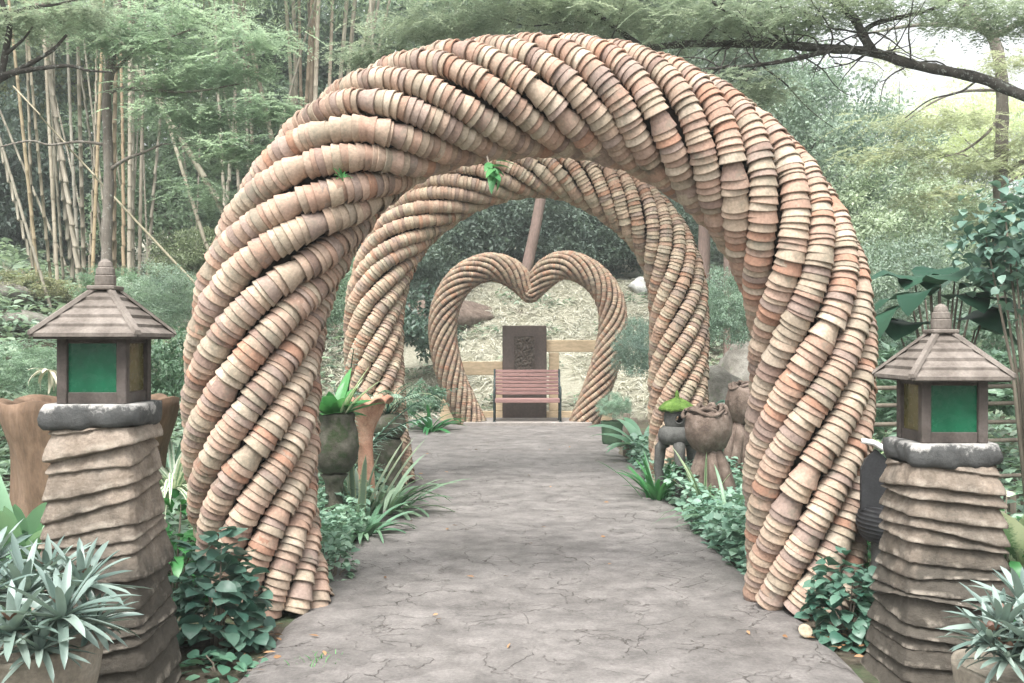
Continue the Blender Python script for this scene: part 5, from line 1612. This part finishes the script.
bush("leafy_bush", "pale variegated bush above the tyre planter", "bush", (P(880, 0, 6.4)[0], 6.5, .1), .3, .2, .85, 150, .13, .07, M['leaf_varieg'], (1, 1, 1), oval, .5, (.0, .9))
straps("spider_plant", "grassy arching clump between the rose planters and the big arch", "plant", (P(730, 0, 7.9)[0], 7.9, -.03), 46, .60, .032, M['leaf_strap'], (.8, .95, .8), (.6, 1.45), (.4, 1.1), .1, sword, .3)
straps("spider_plant", "thin variegated blades rising beside the small stone lantern", "plant", (P(704, 0, 8.8)[0], 8.75, -.03), 9, .62, .038, M['leaf_white'], (.8, .85, .7), (1.15, 1.5), (.05, .35), .06, sword, .3)
straps("spider_plant", "dark green blades on the path edge in front of the second arch's right foot", "plant", (P(655, 0, 9.6)[0], 9.5, -.03), 34, .55, .045, M['leaf_green'], (.75, .85, .8), (.8, 1.5), (.1, .6), .12, sword, .3)
straps("broad_strap_plant", "large soft green leaves drooping behind the wooden posts by the heart", "plant", (P(643, 0, 12.5)[0], 12.6, .15), 16, .85, .16, M['leaf_strap'], (.8, 1.0, .9), (.5, 1.3), (.4, 1.0), .1, oval, .2)
bush("leafy_bush", "green bush behind the small stone lantern and the second arch leg", "bush", (P(712, 0, 11.2)[0], 11.4, -.03), .45, .35, .85, 200, .17, .09, M['leaf_bush'], (1.3, 1.4, 1.3), oval)

# sprig hanging under the big arch
pt_ = P(487, 166, 5.42)
rt = thing("hanging_sprig", "small green sprig sprouting under the top of the big arch", "plant", pt_)
n = 12
g = Geo(); g.blades(rng.normal(0, .02, (n, 3)) + np.array([.02, 0, -.02]), rng.uniform(-2.6, .4, n), rng.uniform(-1.3, .3, n), rng.uniform(.09, .17, n), rng.uniform(.035, .05, n), .4, oval, .2, 4, rng.normal(0, .3, n))
g.obj("foliage", M['leaf_green'], rt, True)
g = Geo(); g.tube([(0, .05, .06), (.01, .01, .01), (.04, -.01, -.05)], [.005, .004, .002], 5); g.obj("stem", M['wood_post'], rt, True)
pt_ = P(342, 176, 5.36)
straps("moss_tuft", "tiny green tuft growing on the big arch's upper left strands", "plant", pt_, 14, .06, .014, M['leaf_green'], (1, 1, 1), (.0, 1.4), (.1, .5), .02)


# ------------------------------------------------------------------ ground cover (nobody could count it)
def cover(name, label, pts, L, W, mat, color=(1, 1, 1), hmax=.2, prof=oval, el=(-.1, .8), droop=.4):
    X, Y, k = pts
    n = len(X)
    z = gh(X, Y) + rng.random(n) ** 1.3 * hmax * (.5 + .5 * (bumpf(X, Y, 5, 8) + .6)).clip(.2, 1.3)
    g = Geo(); g.blades(np.stack([X, Y, z], 1), rng.uniform(0, 2 * PI, n), rng.uniform(*el, n), L * k * rng.uniform(.6, 1.3, n), W * k * rng.uniform(.7, 1.2, n), droop, prof, .2, 3, rng.normal(0, .35, n))
    o = g.obj(name, mat, None, True); o.color = (*color, 1)
    return tag(o, label, None, None, "stuff")


def strip(n, xf0, xf1, y0, y1, pw=1.0):
    Y = y0 + (y1 - y0) * rng.random(n) ** pw
    a, b = xf0(Y), xf1(Y)
    X = a + (b - a) * rng.random(n)
    c = bumpf(X, Y, 3.5, 12) > -.55
    return X[c], Y[c], np.ones(c.sum())


re_x = lambda Y: np.interp(Y, yy, re_) - .06
le_x = lambda Y: np.interp(Y, yy, le) + .05
cover("ground_cover", "pale grey green nettle-like ground cover along the right path edge", strip(14000, re_x, lambda Y: re_x(Y) + .45 + .85 * ss(Y, 6.2, 8), 5.85, 13.0, 1.25), .080, .062, M['leaf_cover'], (1.05, 1.15, 1.15), .42, heartl)
cover("ground_cover", "pale grey green ground cover along the left path edge", strip(4200, lambda Y: le_x(Y) - .55, le_x, 5.9, 10.5), .075, .055, M['leaf_cover'], (1.05, 1.12, 1.1), .36, heartl)
cover("undergrowth", "mixed undergrowth filling the garden bed on the left", strip(9000, lambda Y: -3.2 - .45 * (Y - 4), lambda Y: -1.9 - .02 * Y, 4.6, 16), .15, .07, M['leaf_mid'], (1.05, 1.2, 1.1), .42)
cover("undergrowth", "mixed undergrowth filling the garden bed on the right", strip(9000, lambda Y: 2.35 + 0 * Y, lambda Y: 3.4 + .5 * (Y - 4), 4.9, 17), .15, .07, M['leaf_mid'], (1.0, 1.2, 1.1), .45)
n2 = 2600
Xs, Ys = rng.uniform(-4, 5, n2 * 4), rng.uniform(19.8, 27, n2 * 4)
c = bumpf(Xs, Ys, 2.1, 33) > .22
cover("slope_weeds", "green weeds growing in patches on the dry slope", (Xs[c], Ys[c], np.ones(c.sum())), .16, .05, M['leaf_mid'], (1.0, 1.1, 1.0), .2)
cover("slope_plants", "low plants carpeting the bamboo slope on the left", (lambda a, b: (a, b, np.ones(len(a))))(rng.uniform(-16, -3.6, 15000), rng.uniform(9, 27, 15000)), .24, .10, M['leaf_far'], (.95, 1.1, .95), .45)
cover("slope_plants", "low plants carpeting the slope on the right", (lambda a, b: (a, b, np.ones(len(a))))(rng.uniform(3.4, 15, 13000), rng.uniform(10, 27, 13000)), .24, .10, M['leaf_far'], (1.05, 1.15, 1.05), .5)
cover("grass_tuft", "tuft of fine grass growing in the path near the left arch foot", (P(318, 0, 4.7)[0] + rng.normal(0, .045, 260), 4.68 + rng.normal(0, .05, 260), np.ones(260)), .06, .005, M['leaf_green'], (1.1, 1.2, .9), .03, sword, (.2, 1.4))
cover("fallen_leaves", "few fallen brown leaves on the path and its edges", (np.concatenate([rng.uniform(-1.3, 1.6, 34), rng.normal(1.62, .1, 26), rng.normal(-1.22, .08, 20)]), np.concatenate([rng.uniform(4, 15, 34), rng.normal(4.95, .15, 26), rng.normal(5.0, .25, 20)]), np.ones(80)), .05, .02, M['leaf_dry'], (1, 1, 1), .004, oval, (-.05, .15), .1)
# lift the litter that lies on the path
lf = bpy.data.objects["fallen_leaves"]; lf.location.z = .045
n = 26000
Xs, Ys = rng.uniform(-4.5, 6.5, n), rng.uniform(19.6, 28, n)
c = (bumpf(Xs, Ys, 1.6, 21) > -.3)
cover("dry_grass", "bleached mown grass and litter on the slope behind the heart", (Xs[c], Ys[c], np.ones(c.sum())), .30, .022, M['straw'], (1, 1, 1), .10, sword, (-.3, .6), .5)
# stray litter of clay at the right arch foot
c0 = P(805, 631, 5.05)
g = Geo(); g.lathe([(0, 0), (.034, 0), (.038, .006), (.034, .012), (.02, .014), (0, .012)], 24)
g.tint = [np.tile((.36, .31, .23), (g.n, 1))]
o = g.obj("clay_saucer", M['pot'], None, True, loc=(c0[0], 5.05, .03)); o.rotation_euler = (.9, .2, 0)
tag(o, "small cream clay disc leaning at the big arch's right foot", "saucer")

# ------------------------------------------------------------------ humid air
m, nt, out = new_mat("humid_air")
vol = nt.nodes.new("ShaderNodeVolumePrincipled")
vol.inputs["Color"].default_value = (.90, .97, .95, 1)
vol.inputs["Density"].default_value = .0026
vol.inputs["Anisotropy"].default_value = .2
nt.links.new(vol.outputs[0], out.inputs["Volume"])
g = Geo(); g.box((0, 20, 14.9), (260, 340, 32.2))
tag(g.obj("haze", m), "thin humid air between the trees", None, None, "stuff")
